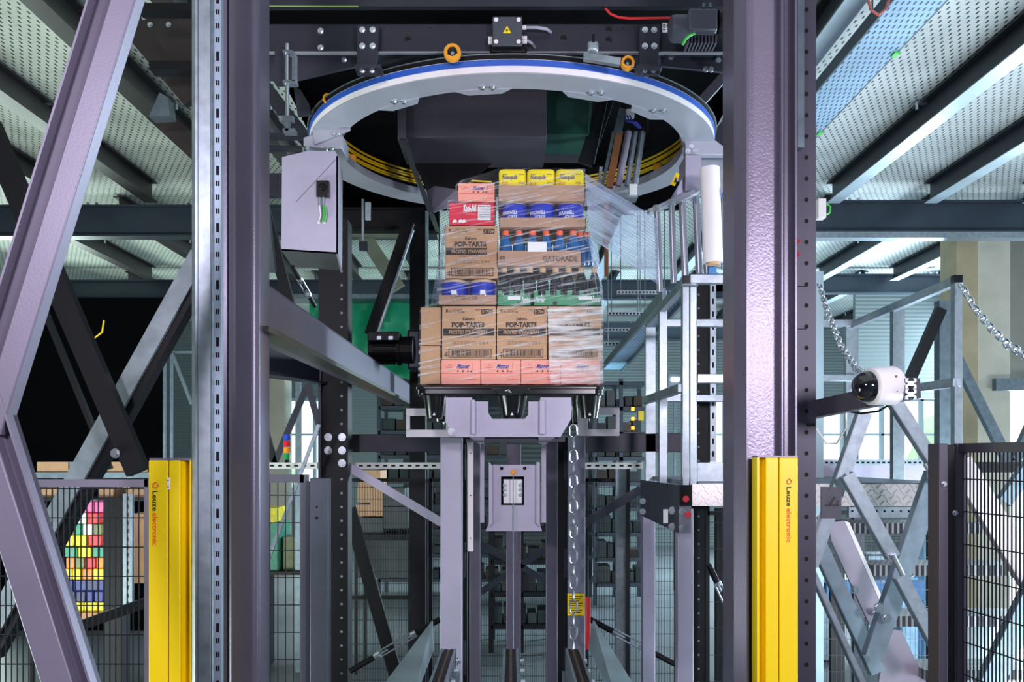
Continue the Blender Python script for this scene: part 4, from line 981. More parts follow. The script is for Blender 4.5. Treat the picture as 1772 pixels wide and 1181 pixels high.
# hanging rod clamp left
t = thing('hanging_rod', 'galvanised threaded rod with clamp hanging left of the ring', 'rod', P(497,230,3.95))
MB().cyl(P(497,76,3.95), P(497,205,3.95), .009, 12).build('threaded_rod', CRM, t)
b = MB(); b.pb(489, 505, 86, 90, 3.93, .05); b.pb(489, 512, 138, 143, 3.93, .05); b.pb(505, 510, 90, 140, 3.93, .05); b.build('bracket', GLV, t)
b = MB(); b.pb(483, 507, 200, 209, 3.93, .03); b.pb(493, 499, 205, 226, 3.92, .04); b.pb(489, 510, 222, 228, 3.92, .05); b.build('beam_clamp', GLV, t)
MB().pb(475, 489, 80, 144, 3.99, .04).build('plate', DKP, t)
t = thing('hanging_rod', 'small rod with a square foot hanging behind the ring, left', 'rod', P(628,430,6.9))
MB().cyl(P(628,345,6.9), P(628,420,6.9), .010, 10).build('threaded_rod', GLV, t); MB().pb(621, 636, 418, 432, 6.88, .06).build('foot', DKP, t)
MB().pb(632, 641, 350, 381, 6.88, .03).build('side_plate', GLV, t)
# yellow guide rollers on ring top
def roller(px, py, Y, rpx, label):
    t = thing('guide_roller', label, 'roller', P(px,py,Y)); rr = rpx/F*Y
    lathe_ax(MB(), [(-.02,rr*.55),(-.02,rr*.92),(-.012,rr),(.012,rr),(.02,rr*.92),(.02,rr*.55),(-.02,rr*.55)], P(px,py,Y), Vector((0,1,0))).build('tyre', ORG, t, smooth=True)
    MB().cyl(P(px,py,Y-.022), P(px,py,Y+.022), rr*.58, 20).build('hub', BLK, t); MB().cyl(P(px,py,Y-.03), P(px,py,Y), rr*.2, 8).build('axle', CRM, t)
roller(783, 92, 4.25, 15, 'larger orange guide roller on the ring below the beam, left')
roller(1086, 110, 4.35, 12, 'smaller orange guide roller on the ring below the beam, right')
roller(568, 172, 4.8, 9, 'small orange guide roller behind the left curve of the ring')
t = thing('sensor_bracket', 'small metal bracket with a sensor on the ring near the right roller', 'bracket', P(1040,100,4.25))
MB().slab([P(1010,90,4.2), P(1075,100,4.2), P(1073,112,4.2), P(1010,102,4.2)], (0,.03,0)).build('bracket', GLV, t); MB().pb(1017, 1036, 70, 88, 4.1, .04).build('clamp', GLV, t, bevel=.01); MB().cyl(P(1027,60,4.1), P(1027,72,4.1), .006, 8).build('pin', BLK, t)

# ================================================================== the wrapping ring
C0 = (0, 5.475, 0); zr = H+1.817
t = thing('wrapping_ring', 'large grey ring with a blue belt of the pallet wrapping machine', 'ring', (0, 5.475, zr))
MB().ringsec(C0, 1.02, 1.20, zr, zr+.006, 128).build('ring_plate', RNG, t)
MB().ringsec(C0, 1.17, 1.2, zr+.006, zr+.036, 128).build('ring_rim', WHT, t, smooth=True)
MB().ringsec(C0, 1.175, 1.205, zr+.036, zr+.064, 128).build('drive_belt', BLU, t, smooth=True)
MB().ringsec(C0, 1.17, 1.203, zr+.064, zr+.067, 128).build('belt_edge', WHT, t, smooth=True)
MB().ringsec(C0, 1.15, 1.208, zr+.067, zr+.086, 128).build('upper_rail', RUB, t, smooth=True)
MB().ringsec(C0, 1.20, 1.214, zr+.086, zr+.089, 128).build('rail_lip', GLV, t, smooth=True)
MB().ringsec(C0, 1.02, 1.03, zr+.006, zr+.05, 128).build('inner_rim', RNG, t)
for a in (-125, -98, -68, -45):
    m_ = MB(); pts = []
    for k in range(7):
        th = R(a-8+16*k/6); pts.append((math.cos(th)*1.03, 5.475+math.sin(th)*1.03, zr-.004))
    for k in (1, 0):
        th = R(a-5+10*k); pts.append((math.cos(th)*.97, 5.475+math.sin(th)*.97, zr-.004))
    m_.slab(pts, (0,0,.008)); m_.build('mounting_lug', RNG, t)
    th = R(a); c = Vector((math.cos(th)*1.05, 5.475+math.sin(th)*1.05, zr)); bolts([c, c+Vector((.05,0,0))], .012, 'bolt', t, axis=(0,0,-1))
# static cables bundle above ring
t = thing('cable_bundle', 'bundle of yellow cables curving along the rear inside of the ring', 'cables', (0, 5.475, zr+.15))
for (a0, a1, nm) in ((98, 178, 'cable'), (8, 62, 'cable')):
    for k in range(5):
        rr = 1.075+.012*(k % 2); zz = zr+.10+.019*k
        MB().tube([(math.cos(R(a0+(a1-a0)*i/40))*rr, 5.475+math.sin(R(a0+(a1-a0)*i/40))*rr, zz) for i in range(41)], .007, 6).build(nm, YDK, t, smooth=True)
MB().ringsec(C0, 1.10, 1.16, zr+.07, zr+.24, 96, -5, 185).build('cable_trough', BLK, t)
for a in (112, 165, 25): 
    th = R(a); c = Vector((math.cos(th)*1.06, 5.475+math.sin(th)*1.06, zr+.06)); MB().cyl(c, c+Vector((0,0,.04)), .03, 14).build('orange_roller', ORG, t)
# dark housing above and behind
t = thing('machine_housing', 'black machine housing filling the space above and behind the ring', 'housing', (0, 7, zr+.5))
MB().box(-1.5, 1.5, 4.6, 8.1, 4.95, 5.0).build('roof_panel', BKS, t); MB().box(-1.5, 1.5, 7.9, 7.95, Z(362,7.9), 5.0).build('rear_panel', BKS, t)
MB().slab([(-1.5,4.6,4.95), (-1.5,7.95,4.95), (-1.5,7.95,Z(350,7.9)), (-1.5,5.6,Z(250,7)+.2)], (.02,0,0)).build('side_panel', BKS, t)
MB().slab([(1.48,4.6,4.95), (1.48,7.95,4.95), (1.48,7.95,Z(330,7.9)), (1.48,6.2,Z(230,7)+.2)], (.02,0,0)).build('side_panel', BKS, t)
MB().pb(862, 921, 236, 296, 7.6, .05).build('lower_panel', mat('charcoal_panel', (40, 42, 50), .1, .5, .08), t)
one(MB().plate([(1118,175),(1175,205),(1180,213),(1118,213)], 7.5, .05), 'white_panel', WHT, 'white panel glimpsed inside the ring at the right', 'panel')
# struts outside ring: left and right dark frame pieces
for k, (p, q, w, lb) in enumerate(((P(450,140,6), P(545,262,6), .09, 'dark strut behind the hanging rod, upper'), (P(448,280,5.6), P(470,470,6), .06, 'black strut left of the lavender box'), (P(449,325,7), P(520,600,7), .08, 'long black strut below the lavender box, left'),
        (P(1208,182,5), P(1265,120,5), .05, 'thin dark strut right of the ring, upper'), (P(1225,262,5.6), P(1272,205,5.6), .10, 'dark green grey strut right of the ring'))):
    bar2('frame_strut', p, q, w, .05, DKP if k != 2 else BLK, lb)
for k, (a, b, c, d, Yk, lb) in enumerate(((449, 528, 230, 238, 5.8, 'thin dark rail left of the ring mount'), (449, 520, 252, 258, 6.0, 'second thin dark rail left of the ring mount'), (449, 490, 300, 340, 6.5, 'black bar beside the lavender box'))):
    one(MB().pb(a, b, c, d, Yk, .06), 'frame_rail', DKP, lb, 'rail')
one(MB().plate([(508,150),(520,155),(535,180),(538,198),(515,200)], 4.9, .03), 'gusset_plate', DKP, 'small dark gusset plate left of the ring above its mount', 'plate')
for k, (a, b, c, d, Yk, lb) in enumerate(((258, 332, 150, 205, 5.2, 'grey angled bracket hanging left of the slotted channel'),)):
    m_ = MB(); m_.plate([(276,160),(290,168),(294,200),(257,202)], 5.2, .1); one(m_, 'angle_bracket', GLD, lb, 'bracket')
one(MB().pb(258, 332, 105, 120, 4.9, .1), 'short_beam', BLK, 'short black beam stub left of the slotted channel, upper', 'beam')
one(MB().pb(235, 332, 5, 16, 4.6, .1), 'short_beam', BLK, 'black beam stub along the top edge left', 'beam')
m_ = thing('frame_plate', 'brown black bolted plate left of the slotted channel near the top', 'plate', P(290,60,5.0)); MB().slab([P(235,22,5), P(332,22,5), P(332,130,5), P(300,105,5)], (0,.03,0)).build('plate', mat('brown_black', (44, 38, 38), .3, .4, .1), m_)
bolts([P(250,30,5), P(282,28,5), P(292,43,5), P(260,43,5)], .010, 'bolt', m_)
bar2('frame_strut', P(215,20,5.2), P(340,170,5.2), .16, .06, _m['brown_black'], 'wide brown black strut sloping beside the slotted channel')
bar2('frame_strut', P(268,195,5.5), P(340,260,5.5), .12, .06, _m['brown_black'], 'short brown black strut below the angled bracket')

# press hood over the load
PH = mat('hood_paint', (80, 75, 88), .25, .45, .05, 4)
t = thing('press_hood', 'grey press hood hanging inside the ring above the load', 'hood', P(820,240,5.7))
MB().pb(701, 946, 140, 238, 5.7, .6).build('hood_box', PH, t, bevel=.004); MB().pb(688, 702, 150, 241, 5.66, .5).build('side_panel', PH, t)
MB().slab([P(692,240,5.66), P(700,240,5.66), P(752,372,5.66), P(742,366,5.66)], (0,.5,0)).build('sloping_plate', mat('hood_dark', (52, 58, 66), .4, .35, .05), t)
MB().slab([P(700,241,6.2), P(905,241,6.2), P(780,340,6.2), P(742,340,6.2)], (0,.01,0)).build('inner_plate', BLK, t)
MB().slab([P(738,330,5.95), P(752,322,5.9), P(790,328,5.75), P(800,350,5.7), P(745,369,5.66)], (0,.02,0)).build('lower_tip', LAV, t)
one(MB().pb(946, 1018, 140, 232, 5.95, .4), 'green_panel', DGR, 'dark green box panel beside the press hood inside the ring', 'panel')
one(MB().plate([(1019,150),(1028,156),(1020,228),(1018,228)], 5.9, .3), 'green_panel', DGR, 'narrow green side panel right of the dark green box', 'panel')
one(MB().pb(939, 1010, 238, 258, 6.3, .3), 'lower_panel', mat('dim_violet_panel', (62, 58, 68), .1, .5, .05), 'dim violet panel under the dark green box', 'panel')
t = bar2('frame_strut', P(1050,170,6.0), P(1012,285,6.0), .10, .04, mat('blue_black', (22,26,32), .3, .4, .05), 'blue black sloping guide right of the green panel'); MB().bar(P(1052,172,5.97), P(1028,284,5.97), .004, .01, (0,-1,0)).build('edge', GLV, t)

# film cutter and clamp device
t = thing('film_clamp_unit', 'slanted film clamp and cutter unit with brown bar hanging right inside the ring', 'machine unit', P(1080,330,5.7))
for k, (x0, x1, w, m, nm) in enumerate(((1062, 1042, .02, GLD, 'guide_rail'), (1072, 1054, .045, COP, 'brown_bar'), (1088, 1070, .045, LAV, 'cylinder'), (1100, 1085, .035, GLV, 'cylinder'), (1112, 1098, .04, GLV, 'cylinder'))):
    b = MB()
    if nm == 'cylinder': b.cyl(P(x0,228,5.7), P(x1,322,5.7), w/2, 14)
    else: b.bar(P(x0,228,5.7), P(x1,325,5.7), w, .03, (0,-1,0))
    b.build(nm, m, t)
MB().bar(P(1079,192,5.7), Vector((X(1079,5.7),5.7,4.96)), .03, .03, (0,-1,0)).build('hanger_bar', BLK, t); MB().bar(P(1078,190,5.7), P(1068,232,5.7), .05, .04, (0,-1,0)).build('top_block', GLD, t); MB().pb(1084, 1098, 188, 202, 5.66, .05).build('connector', WPR, t, bevel=.004)
for k in range(3): MB().tube([P(1080+k*5,200,5.64), P(1084+k*5,210,5.62), P(1094+k*4,212,5.62), P(1106+k*2,222,5.64)], .005, 6).build('blue_tube', PUR, t)
b = MB(); b.pb(1092, 1122, 185, 188, 5.68, .05); b.pb(1119, 1123, 185, 226, 5.66, .04); b.pb(1090, 1122, 221, 226, 5.68, .05); b.build('frame', BLK, t)
MB().pb(1060, 1104, 333, 342, 5.65, .12).build('base_plate', GLV, t); MB().pb(1089, 1103, 318, 336, 5.62, .05).build('end_block', WPR, t, bevel=.003)
MB().bar(P(1040,290,5.72), P(1036,325,5.72), .02, .03, (0,-1,0)).build('spring_rod', CRM, t)
MB().pb(1046, 1053, 350, 478, 6.0, .02).build('brown_strip', COP, t)
MB().bar(P(1103,280,5.7), P(1098,320,5.7), .02, .02, (0,-1,0)).build('link', CRM, t)
# film carriage on ring, right
t = thing('film_carriage', 'lavender carriage with chrome guide rollers and a film roll spindle right on the ring', 'carriage', P(1190,330,5.1))
MB().plate([(1178,232),(1190,225),(1232,238),(1264,262),(1264,268),(1186,268),(1186,250)], 5.2, .06).build('mount_plate', RNG, t, bevel=.004)
MB().pb(1186, 1214, 268, 330, 5.15, .2).build('housing', LAV, t, bevel=.004); MB().pb(1214, 1262, 268, 336, 5.3, .02).build('back_plate', GLV, t)
MB().slab([P(1160,345,5.0), P(1186,300,5.2), P(1186,330,5.2), P(1170,352,5.0)], (0,.05,0)).build('gusset', LAV, t)
MB().slab([P(1122,362,4.9), P(1160,345,4.95), P(1210,325,5.0), P(1212,330,5.0), P(1165,352,4.95), P(1125,368,4.9)], (0,.08,0)).build('roller_plate', RNG, t)
m_ = lathe_ax(MB(), [(-.012,0),(-.012,.058),(.012,.058),(.012,0)], P(1140,362,4.95), Vector((0,0,1))); m_.build('end_disc', GLV, t, smooth=True)
for (x0, y0, x1, y1, rr, Yk) in ((1137, 362, 1142, 505, 5.5, 4.85), (1162, 352, 1166, 490, 5.5, 4.95), (1180, 345, 1186, 482, 6, 5.05), (1204, 335, 1210, 474, 6, 5.15), (1222, 430, 1224, 474, 6, 5.1)):
    MB().cyl(P(x0,y0,Yk), P(x1,y1,Yk), rr/F*Yk, 20).build('guide_roller', mat('satin_roller', (176, 176, 188), .85, .3, .03), t, smooth=True)
    MB().cyl(P(x0,y0-6,Yk), P(x0,y0+5,Yk), rr*1.2/F*Yk, 14).build('roller_bearing', CRM, t)
m_ = lathe_ax(MB(), [(-.03,0),(-.03,.045),(-.01,.052),(.015,.04),(.03,.025),(.03,0)], P(1230,284,4.92), Vector((0,0,1))); m_.build('spindle_head', CRM, t, smooth=True)
m_ = lathe_ax(MB(), [(-.035,0),(-.035,.03),(-.01,.042),(.015,.045),(.015,0)], P(1233,458,4.92), Vector((0,0,1))); m_.build('spindle_foot', CRM, t, smooth=True)
MB().pb(1227, 1240, 458, 474, 4.98, .04).build('blue_foot', mat('blue_cap', (40, 110, 170), .1, .4, .0), t)
b = MB(); b.plate([(1160,320),(1170,298),(1176,302),(1168,322)], 5.08, .003); b.mi = 1; b.plate([(1166,316),(1172,316),(1170,306)], 5.078, .001); b.build('warning_sticker', [YEL, INK], t)
bolts([P(1203,262,5.2), P(1196,254,5.2), P(1190,262,5.2)], .010, 'bolt', t)
m_ = lathe_ax(MB(), [(-.02,.0),(-.02,.024),(.01,.024),(.02,.018),(.02,0)], P(1258,338,4.9), Vector((1,.2,0)).normalized()); strip(1250, 1262, 345, 465, 5.4, m=GLV, parent=t, pitch=20, slot=(3, 11)); m_.build('blue_knob', mat('blue_white', (60, 110, 200), .1, .35, 0), t, smooth=True)
t = thing('film_roll', 'white roll of stretch film standing on the carriage spindle', 'film roll', P(1230,456,4.9))
p, q = P(1228,291,4.92), P(1234,455,4.92)
MB().cyl(p, q, .0535, 40).build('film_winding', WHT, t, smooth=False); MB().cyl(q, q-Vector((0,0,.012)), .035, 24).build('cardboard_core', KRF, t)
for f in t.children[0].data.polygons: f.use_smooth = len(f.vertices) == 4

# left arm on ring with box
t = thing('counterweight_box', 'lavender grey angular box hanging from the left side of the ring', 'machine box', P(540,470,5.0))
Yb = 4.95
pf = [(488,272),(530,262),(580,262),(585,270),(585,440),(487,434)]
a = [P(x,y,Yb) for x, y in pf]
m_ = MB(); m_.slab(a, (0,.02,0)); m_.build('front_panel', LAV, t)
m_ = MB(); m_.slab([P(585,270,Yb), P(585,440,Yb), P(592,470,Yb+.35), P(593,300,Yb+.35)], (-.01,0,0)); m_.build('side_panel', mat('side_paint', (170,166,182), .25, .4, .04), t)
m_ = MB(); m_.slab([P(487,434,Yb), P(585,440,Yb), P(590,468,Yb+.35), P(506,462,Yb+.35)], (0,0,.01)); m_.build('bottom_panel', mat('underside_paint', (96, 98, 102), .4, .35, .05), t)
m_ = MB(); m_.bar(P(512,350,Yb-.001), P(580,277,Yb-.001), .002, .001, (0,-1,0)); m_.build('fold_line', DKP, t)
m_ = MB(); m_.slab([P(525,238,5.0), P(560,226,5.0), P(592,232,5.0), P(592,258,5.0), P(545,256,5.0), P(525,252,5.0)], (0,.2,0)); m_.build('ring_mount', RNG, t, bevel=.004)
m_ = MB(); m_.slab([P(545,250,4.98), P(606,225,4.98), P(598,170,5.0), P(570,190,5.0), P(540,225,4.98)], (0,.015,0)); m_.build('mount_gusset', RNG, t)
bolts([P(532,255,4.97), P(565,256,4.97), P(575,256,4.97)], .010, 'bolt', t, axis=(0,0,-1), L=.03)
bolts([P(577,231,4.97), P(586,231,4.97), P(594,217,4.97), P(601,217,4.97)], .008, 'bolt', t)
MB().pb(547, 569, 312, 341, Yb-.03, .03).build('sensor_block', BKP, t, bevel=.004)
m_ = lathe_ax(MB(), [(0,0),(0,.02),(-.012,.02),(-.018,.012),(-.018,0)], P(558,324,Yb-.03), Vector((0,1,0))); m_.build('sensor_lens', RUB, t, smooth=True)
for k, px in enumerate((553, 559)):
    MB().cyl(P(px,341,Yb-.02), P(px,356,Yb-.02), .007, 10).build('connector', CRM, t)
    MB().tube([P(px,356,Yb-.02), P(px+2,372,Yb-.02), P(px-1,384,Yb-.02)], .004, 6).build('cable', [WHT, GRN][k], t); MB().tube([P(px+4,356,Yb-.02), P(px+6,372,Yb-.02), P(px+2,384,Yb-.02)], .0035, 6).build('cable', GLD if k == 0 else GRN, t)
    m_ = lathe_ax(MB(), [(0,.002),(0,.009),(-.004,.009),(-.004,.002)], P(px-1+k*3,385,Yb-.002), Vector((0,1,0))); m_.build('grommet', WHT, t)
# ================================================================== the pallet load
Y0 = 4.93
def poptart(px0, px1, py0, py1, Y, label, strip_code=True, d=.52, full=True):
    t = thing('product_carton', label, 'carton', P((px0+px1)/2, py1, Y+d/2))
    w = px1-px0; h = py1-py0; X_ = lambda u: px0+w*u; Y_ = lambda v: py0+h*v
    b = MB(); b.pb(px0, px1, py0, py1, Y, d); b.build('box', KRF, t, bevel=.004)
    b = MB()
    b.ptext('8', X_(.07), X_(.11), Y_(.06), Y_(.125), Y); b.ptext('ct-12/14.7', X_(.125), X_(.37), Y_(.06), Y_(.125), Y, bold=.0); b.ptext('oz', X_(.375), X_(.42), Y_(.10), Y_(.13), Y)
    b.ptext('38000', X_(.62), X_(.71), Y_(.06), Y_(.08), Y)
    b.mi = 1; b.prect(X_(.73), X_(.94), Y_(.06), Y_(.155), Y); b.mi = 2; b.text('31704', X(X_(.745),Y), X(X_(.925),Y), Z(Y_(.142),Y), Z(Y_(.075),Y), Y-.002)
    b.mi = 0; b.ptext("Kellogg's", X_(.38), X_(.60), Y_(.21), Y_(.29), Y, shear=.3, bold=.03); b.ptext('POP-TARTS', X_(.18), X_(.79), Y_(.30), Y_(.40), Y, bold=.045)
    b.prect(X_(.02), X_(.97) if full else X_(.80), Y_(.42), Y_(.555), Y); b.mi = 2; b.text('FROSTED STRAWBERRY', X(X_(.13),Y), X(X_(.85),Y), Z(Y_(.525),Y), Z(Y_(.455),Y), Y-.002)
    b.mi = 0; b.ptext('CONTAINS 12 INNER PACKAGES', X_(.27), X_(.69), Y_(.57), Y_(.59), Y)
    b.mi = 3; b.ptext('OCT 25 2020 OC1 02:48 A', X_(.20), X_(.86), Y_(.655), Y_(.72), Y, bold=-.004)
    b.mi = 0; b.ptext('4', X_(.045), X_(.105), Y_(.855), Y_(.97), Y, bold=.0)
    x0, x1, y0, y1 = X_(.12), X_(.92), Y_(.80), Y_(.96)
    for q in ((x0,x1,y0,y0+1.2),(x0,x1,y1-1.2,y1),(x0,x0+1.2,y0,y1),(x1-1.2,x1,y0,y1)): b.prect(*q, Y)
    rr = random.Random(3); x = x0+4
    while x < x1-4: ww = rr.choice((.5,.9,1.5)); b.prect(x, x+ww, y0+2.2, y1-2.6, Y); x += ww+rr.choice((.6,.9,1.3))
    b.build('printing', [INK, INK, KRF, GIN], t)
    return t
def manner(px0, px1, py0, py1, Y, label, d=.5):
    t = thing('wafer_carton', label, 'carton', P((px0+px1)/2, py1, Y+d/2)); w = px1-px0; h = py1-py0
    MB().pb(px0, px1, py0, py1, Y, d).build('box', PNK, t, bevel=.003)
    X_ = lambda u: px0+w*u; Y_ = lambda v: py0+h*v
    b = MB(); b.ptext('Manner', X_(.40), X_(.72), Y_(.16), Y_(.36), Y, shear=.35, bold=.03)
    b.prect(X_(.38), X_(.42), Y_(.28), Y_(.31), Y); b.mi = 1; b.ptext('all n', X_(.17), X_(.27), Y_(.18), Y_(.25), Y, bold=0); b.ptext('Original', X_(.10), X_(.30), Y_(.27), Y_(.36), Y, shear=.3, bold=0)
    b.prect(X_(0), X_(1), Y_(.545), Y_(.565), Y); b.ptext('www.manner.com', X_(.66), X_(.95), Y_(.78), Y_(.82), Y, bold=0)
    b.mi = 2
    for u, v, s in ((.42,.46,1), (.55,.46,1.1), (.68,.46,.9), (.76,.47,.8)): b.plate([(X_(u-.03*s),Y_(v+.03)),(X_(u),Y_(v-.05)),(X_(u+.03*s),Y_(v+.02)),(X_(u),Y_(v+.04))], Y-.001, .0006)
    b.prect(X_(.80), X_(.805), Y_(.1), Y_(.5), Y)
    b.build('printing', [PBL, RED, INK], t)
for k, (a, c) in enumerate(((764, 831.5), (832.5, 900.5), (901.5, 969.5), (970.5, 1038.5))):
    manner(a, c, 623, 665.5, Y0, '%s pink wafer carton in the bottom row of the load' % ['leftmost', 'second', 'third', 'rightmost'][k])
for k, (a, c) in enumerate(((765, 858), (860, 947), (949, 1041))):
    poptart(a, c, 530, 622.5, Y0, '%s brown toaster pastry case in the wide row' % ['left', 'middle', 'right film-covered'][k])
one(MB().pb(727, 762, 598.5, 665, Y0+.01, .38), 'plain_carton', KRF, 'plain brown carton at the lower left corner of the load', 'carton', bevel=.004)
one(MB().pb(728, 763, 532, 597.5, Y0+.01, .38), 'plain_carton', KRF, 'plain brown carton above the lower left corner carton', 'carton', bevel=.004)
poptart(770, 861, 391, 482, Y0+.01, 'upper brown toaster pastry case standing on the blue tubs', full=False)
manner(793, 856, 317, 350, Y0+.02, 'topmost pink wafer carton on the left of the load')
# red drink mix carton
Yk = Y0+.01
t = thing('drink_mix_carton', 'red drink mix carton with white lettering below the top pink carton', 'carton', P(816,390,Yk))
MB().pb(777, 855, 351, 390, Yk, .3).build('box', KRE, t, bevel=.003)
b = MB(); b.ptext('Kool-Aid', 802, 824, 354, 367, Yk, bold=.05, shear=.1)
b.mi = 1; b.prect(827, 849, 355, 381, Yk); b.mi = 2
b.text('Nutrition Facts', X(828,Yk), X(848,Yk), Z(358.5,Yk), Z(356,Yk), Yk-.002)
for k in range(7): b.box(X(828,Yk), X(848,Yk), Yk-.0015, Yk-.0006, Z(360.6+k*2.8,Yk), Z(360+k*2.8,Yk))
b.mi = 1
for px in (787, 797, 803): b.cyl(P(px,384,Yk), P(px,384,Yk-.001), .012, 12)
b.mi = 3; b.ptext('Cherry Limeade', 806, 822, 369, 373, Yk, bold=0)
b.build('printing', [WPR, WPR, INK, PNK], t)
# tubs / cans / bottles
def can(px0, px1, py0, py1, Y, name, label, cat, body, cap, group, cap_h=.12, text=None, dia=None, tmat=WPR):
    cx_ = (px0+px1)/2; r = (px1-px0)/2/F*Y*.985; z0, z1 = Z(py1,Y), Z(py0,Y); h = z1-z0; c = Vector((X(cx_,Y), Y+r, 0))
    t = thing(name, label, cat, (c.x, c.y, z0), group)
    MB().lathe([(0,z0),(r*.96,z0),(r,z0+.006),(r,z1-h*cap_h-.008),(r*.95,z1-h*cap_h),(0,z1-h*cap_h)], c, 40).build('can_body', body, t, smooth=True)
    MB().lathe([(0,z1-h*cap_h),(r*.97,z1-h*cap_h),(r*.98,z1-.004),(r*.93,z1),(0,z1)], c, 40).build('lid', cap, t, smooth=True)
    if text:
        b = MB()
        for s_, u0, u1, v0, v1, sh in text: b.text(s_, X(px0+(px1-px0)*u0,Y), X(px0+(px1-px0)*u1,Y), Z(py0+(py1-py0)*v1,Y), Z(py0+(py1-py0)*v0,Y), 0, shear=sh, bold=.015)
        for v in b.bm.verts:
            dx = v.co.x-c.x; v.co.y = c.y-math.sqrt(max(1e-6, (r+.0012)**2-dx*dx))
        b.build('lettering', tmat, t)
    return t
def tray(px0, px1, py0, py1, Y, label, m=KRD, d=.4, txt=None):
    t = thing('cardboard_tray', label, 'tray', P((px0+px1)/2, py1, Y+d/2))
    z0, z1 = Z(py1,Y), Z(py0,Y); x0, x1 = X(px0,Y), X(px1,Y); th = .003
    b = MB(); b.box(x0, x1, Y, Y+d, z0, z0+th); b.box(x0, x1, Y, Y+th, z0, z1); b.box(x0, x1, Y+d-th, Y+d, z0, z1); b.box(x0, x0+th, Y, Y+d, z0, z1); b.box(x1-th, x1, Y, Y+d, z0, z1)
    b.build('tray_body', m, t)
    if txt: txt(t)
    return t
# left blue tubs on tray
tray(758, 860, 511, 528.5, Y0, 'brown tray holding two blue tubs on the left of the load', txt=lambda t: MB().ptext('7 OCT 2020 P1 1030', 782, 826, 513, 519, Y0, bold=0).build('printing', GIN, t))
for row in (0, 1):
    for k, (a, c) in enumerate(((761, 809), (811, 859))):
        if row: continue
        t = can(a, c, 483, 524, Y0+.006, 'coffee_tub', '%s blue tub in the brown tray on the left' % ['left', 'right'][k], 'tub', CBL, CRG, 'blue tubs in the left tray')
        b = MB(); Yq = Y0+.004; b.prect((a+c)/2-4, (a+c)/2+5, 502, 510, Yq); b.build('label_patch', WPR, t)
# yellow tubs at the top
tray(862, 1012, 321, 350, Y0, 'brown tray under the yellow tubs at the top of the load')
for k, (a, c) in enumerate(((863, 911), (912, 961), (962, 1011))):
    t = thing('cocoa_tub', '%s yellow cocoa tub on top of the load' % ['left', 'middle', 'right'][k], 'tub', P((a+c)/2, 345, Y0+.08), 'yellow tubs on top')
    Yt = Y0+.006; poly = rounded(X(a,Yt), X(c,Yt), Yt, Yt+.15, .035)
    poly_col(MB(), poly, Z(347,Yt), Z(296,Yt)).build('tub_body', CYE, t, smooth=True)
    poly_col(MB(), rounded(X(a+1,Yt), X(c-1,Yt), Yt+.003, Yt+.147, .033), Z(296,Yt), Z(293,Yt)).build('lid', CYE, t, smooth=True)
    b = MB(); b.ptext('Nesquik', a+6, a+33, 303, 313, Yt, bold=.02, shear=.15); b.mi = 1; b.ptext('NESTLE', a+7, a+15, 301, 302.8, Yt); b.ptext('CHOCOLATE', a+34, a+44, 301, 303, Yt); b.mi = 2; b.ptext('30% LESS', a+5, a+16, 315, 318, Yt, bold=0); b.ptext('SUGAR', a+5, a+16, 318.6, 321, Yt, bold=0)
    b.mi = 3; b.ptext('COCOA', a+34, a+43, 315, 318.5, Yt)
    b.build('lettering', [PBL, INK, RED, COP], t)
# coffee tubs
tray(864, 1014, 377, 395, Y0, 'brown tray under the three dark blue coffee tubs')
for k, (a, c) in enumerate(((866, 913), (914, 962), (964, 1012))):
    t = can(a, c, 346, 392, Y0+.006, 'coffee_tub', '%s blue coffee tub with white lettering, under the yellow tubs' % ['left', 'middle', 'right'][k], 'tub', CBL, CRG, 'lettered blue coffee tubs', text=[('MAXWELL', .08, .62, .40, .54, .0), ('HOUSE', .24, .62, .57, .70, .0)])
# drink bottles
def bottle(px, py0, py1, Y, w, name, label, body, cap, group, cat='bottle'):
    r = w/2/F*Y; z0, z1 = Z(py1,Y), Z(py0,Y); h = z1-z0; c = Vector((X(px,Y), Y+r, 0)); t = thing(name, label, cat, (c.x, c.y, z0), group)
    MB().lathe([(0,z0),(r*.92,z0),(r,z0+h*.04),(r*.96,z0+h*.3),(r,z0+h*.5),(r*.93,z0+h*.62),(r*.6,z0+h*.80),(r*.42,z0+h*.86),(0,z0+h*.86)], c, 20).build('bottle_body', body, t, smooth=True)
    MB().lathe([(0,z0+h*.86),(r*.52,z0+h*.86),(r*.52,z1-.003),(r*.45,z1),(0,z1)], c, 16).build('bottle_cap', cap, t, smooth=True)
Yg = Y0-.01
def gat(t):
    b = MB(); b.ptext('GATORADE', 939, 999, 443, 453, Yg, bold=.03); b.ptext('G', 864, 874, 443, 451, Yg, bold=.08); b.prect(864, 874, 453, 454.2, Yg); b.build('printing', GIN, t)
tray(861, 1006, 434, 461, Yg, 'brown lettered tray of blue sports drink bottles', txt=gat)
for k in range(6): bottle(875+k*23.5, 397, 459, Yg+.006, 23, 'sports_drink_bottle', '%s blue sports drink bottle from the left, orange cap' % ORD[k], BTL, OCP, 'blue sports drink bottles')
for k in range(3): bottle(1003+k*7, 400, 458, Yg+.06+.08*k, 22, 'sports_drink_bottle', 'blue sports drink bottle at the right side, %s from the front' % ORD[k], BTL, OCP, 'blue sports drink bottles')
one(MB().prect(913, 946, 419, 436, Yg-.001), 'paper_label', WPR, 'white paper label on the blue drink bottles', 'label')
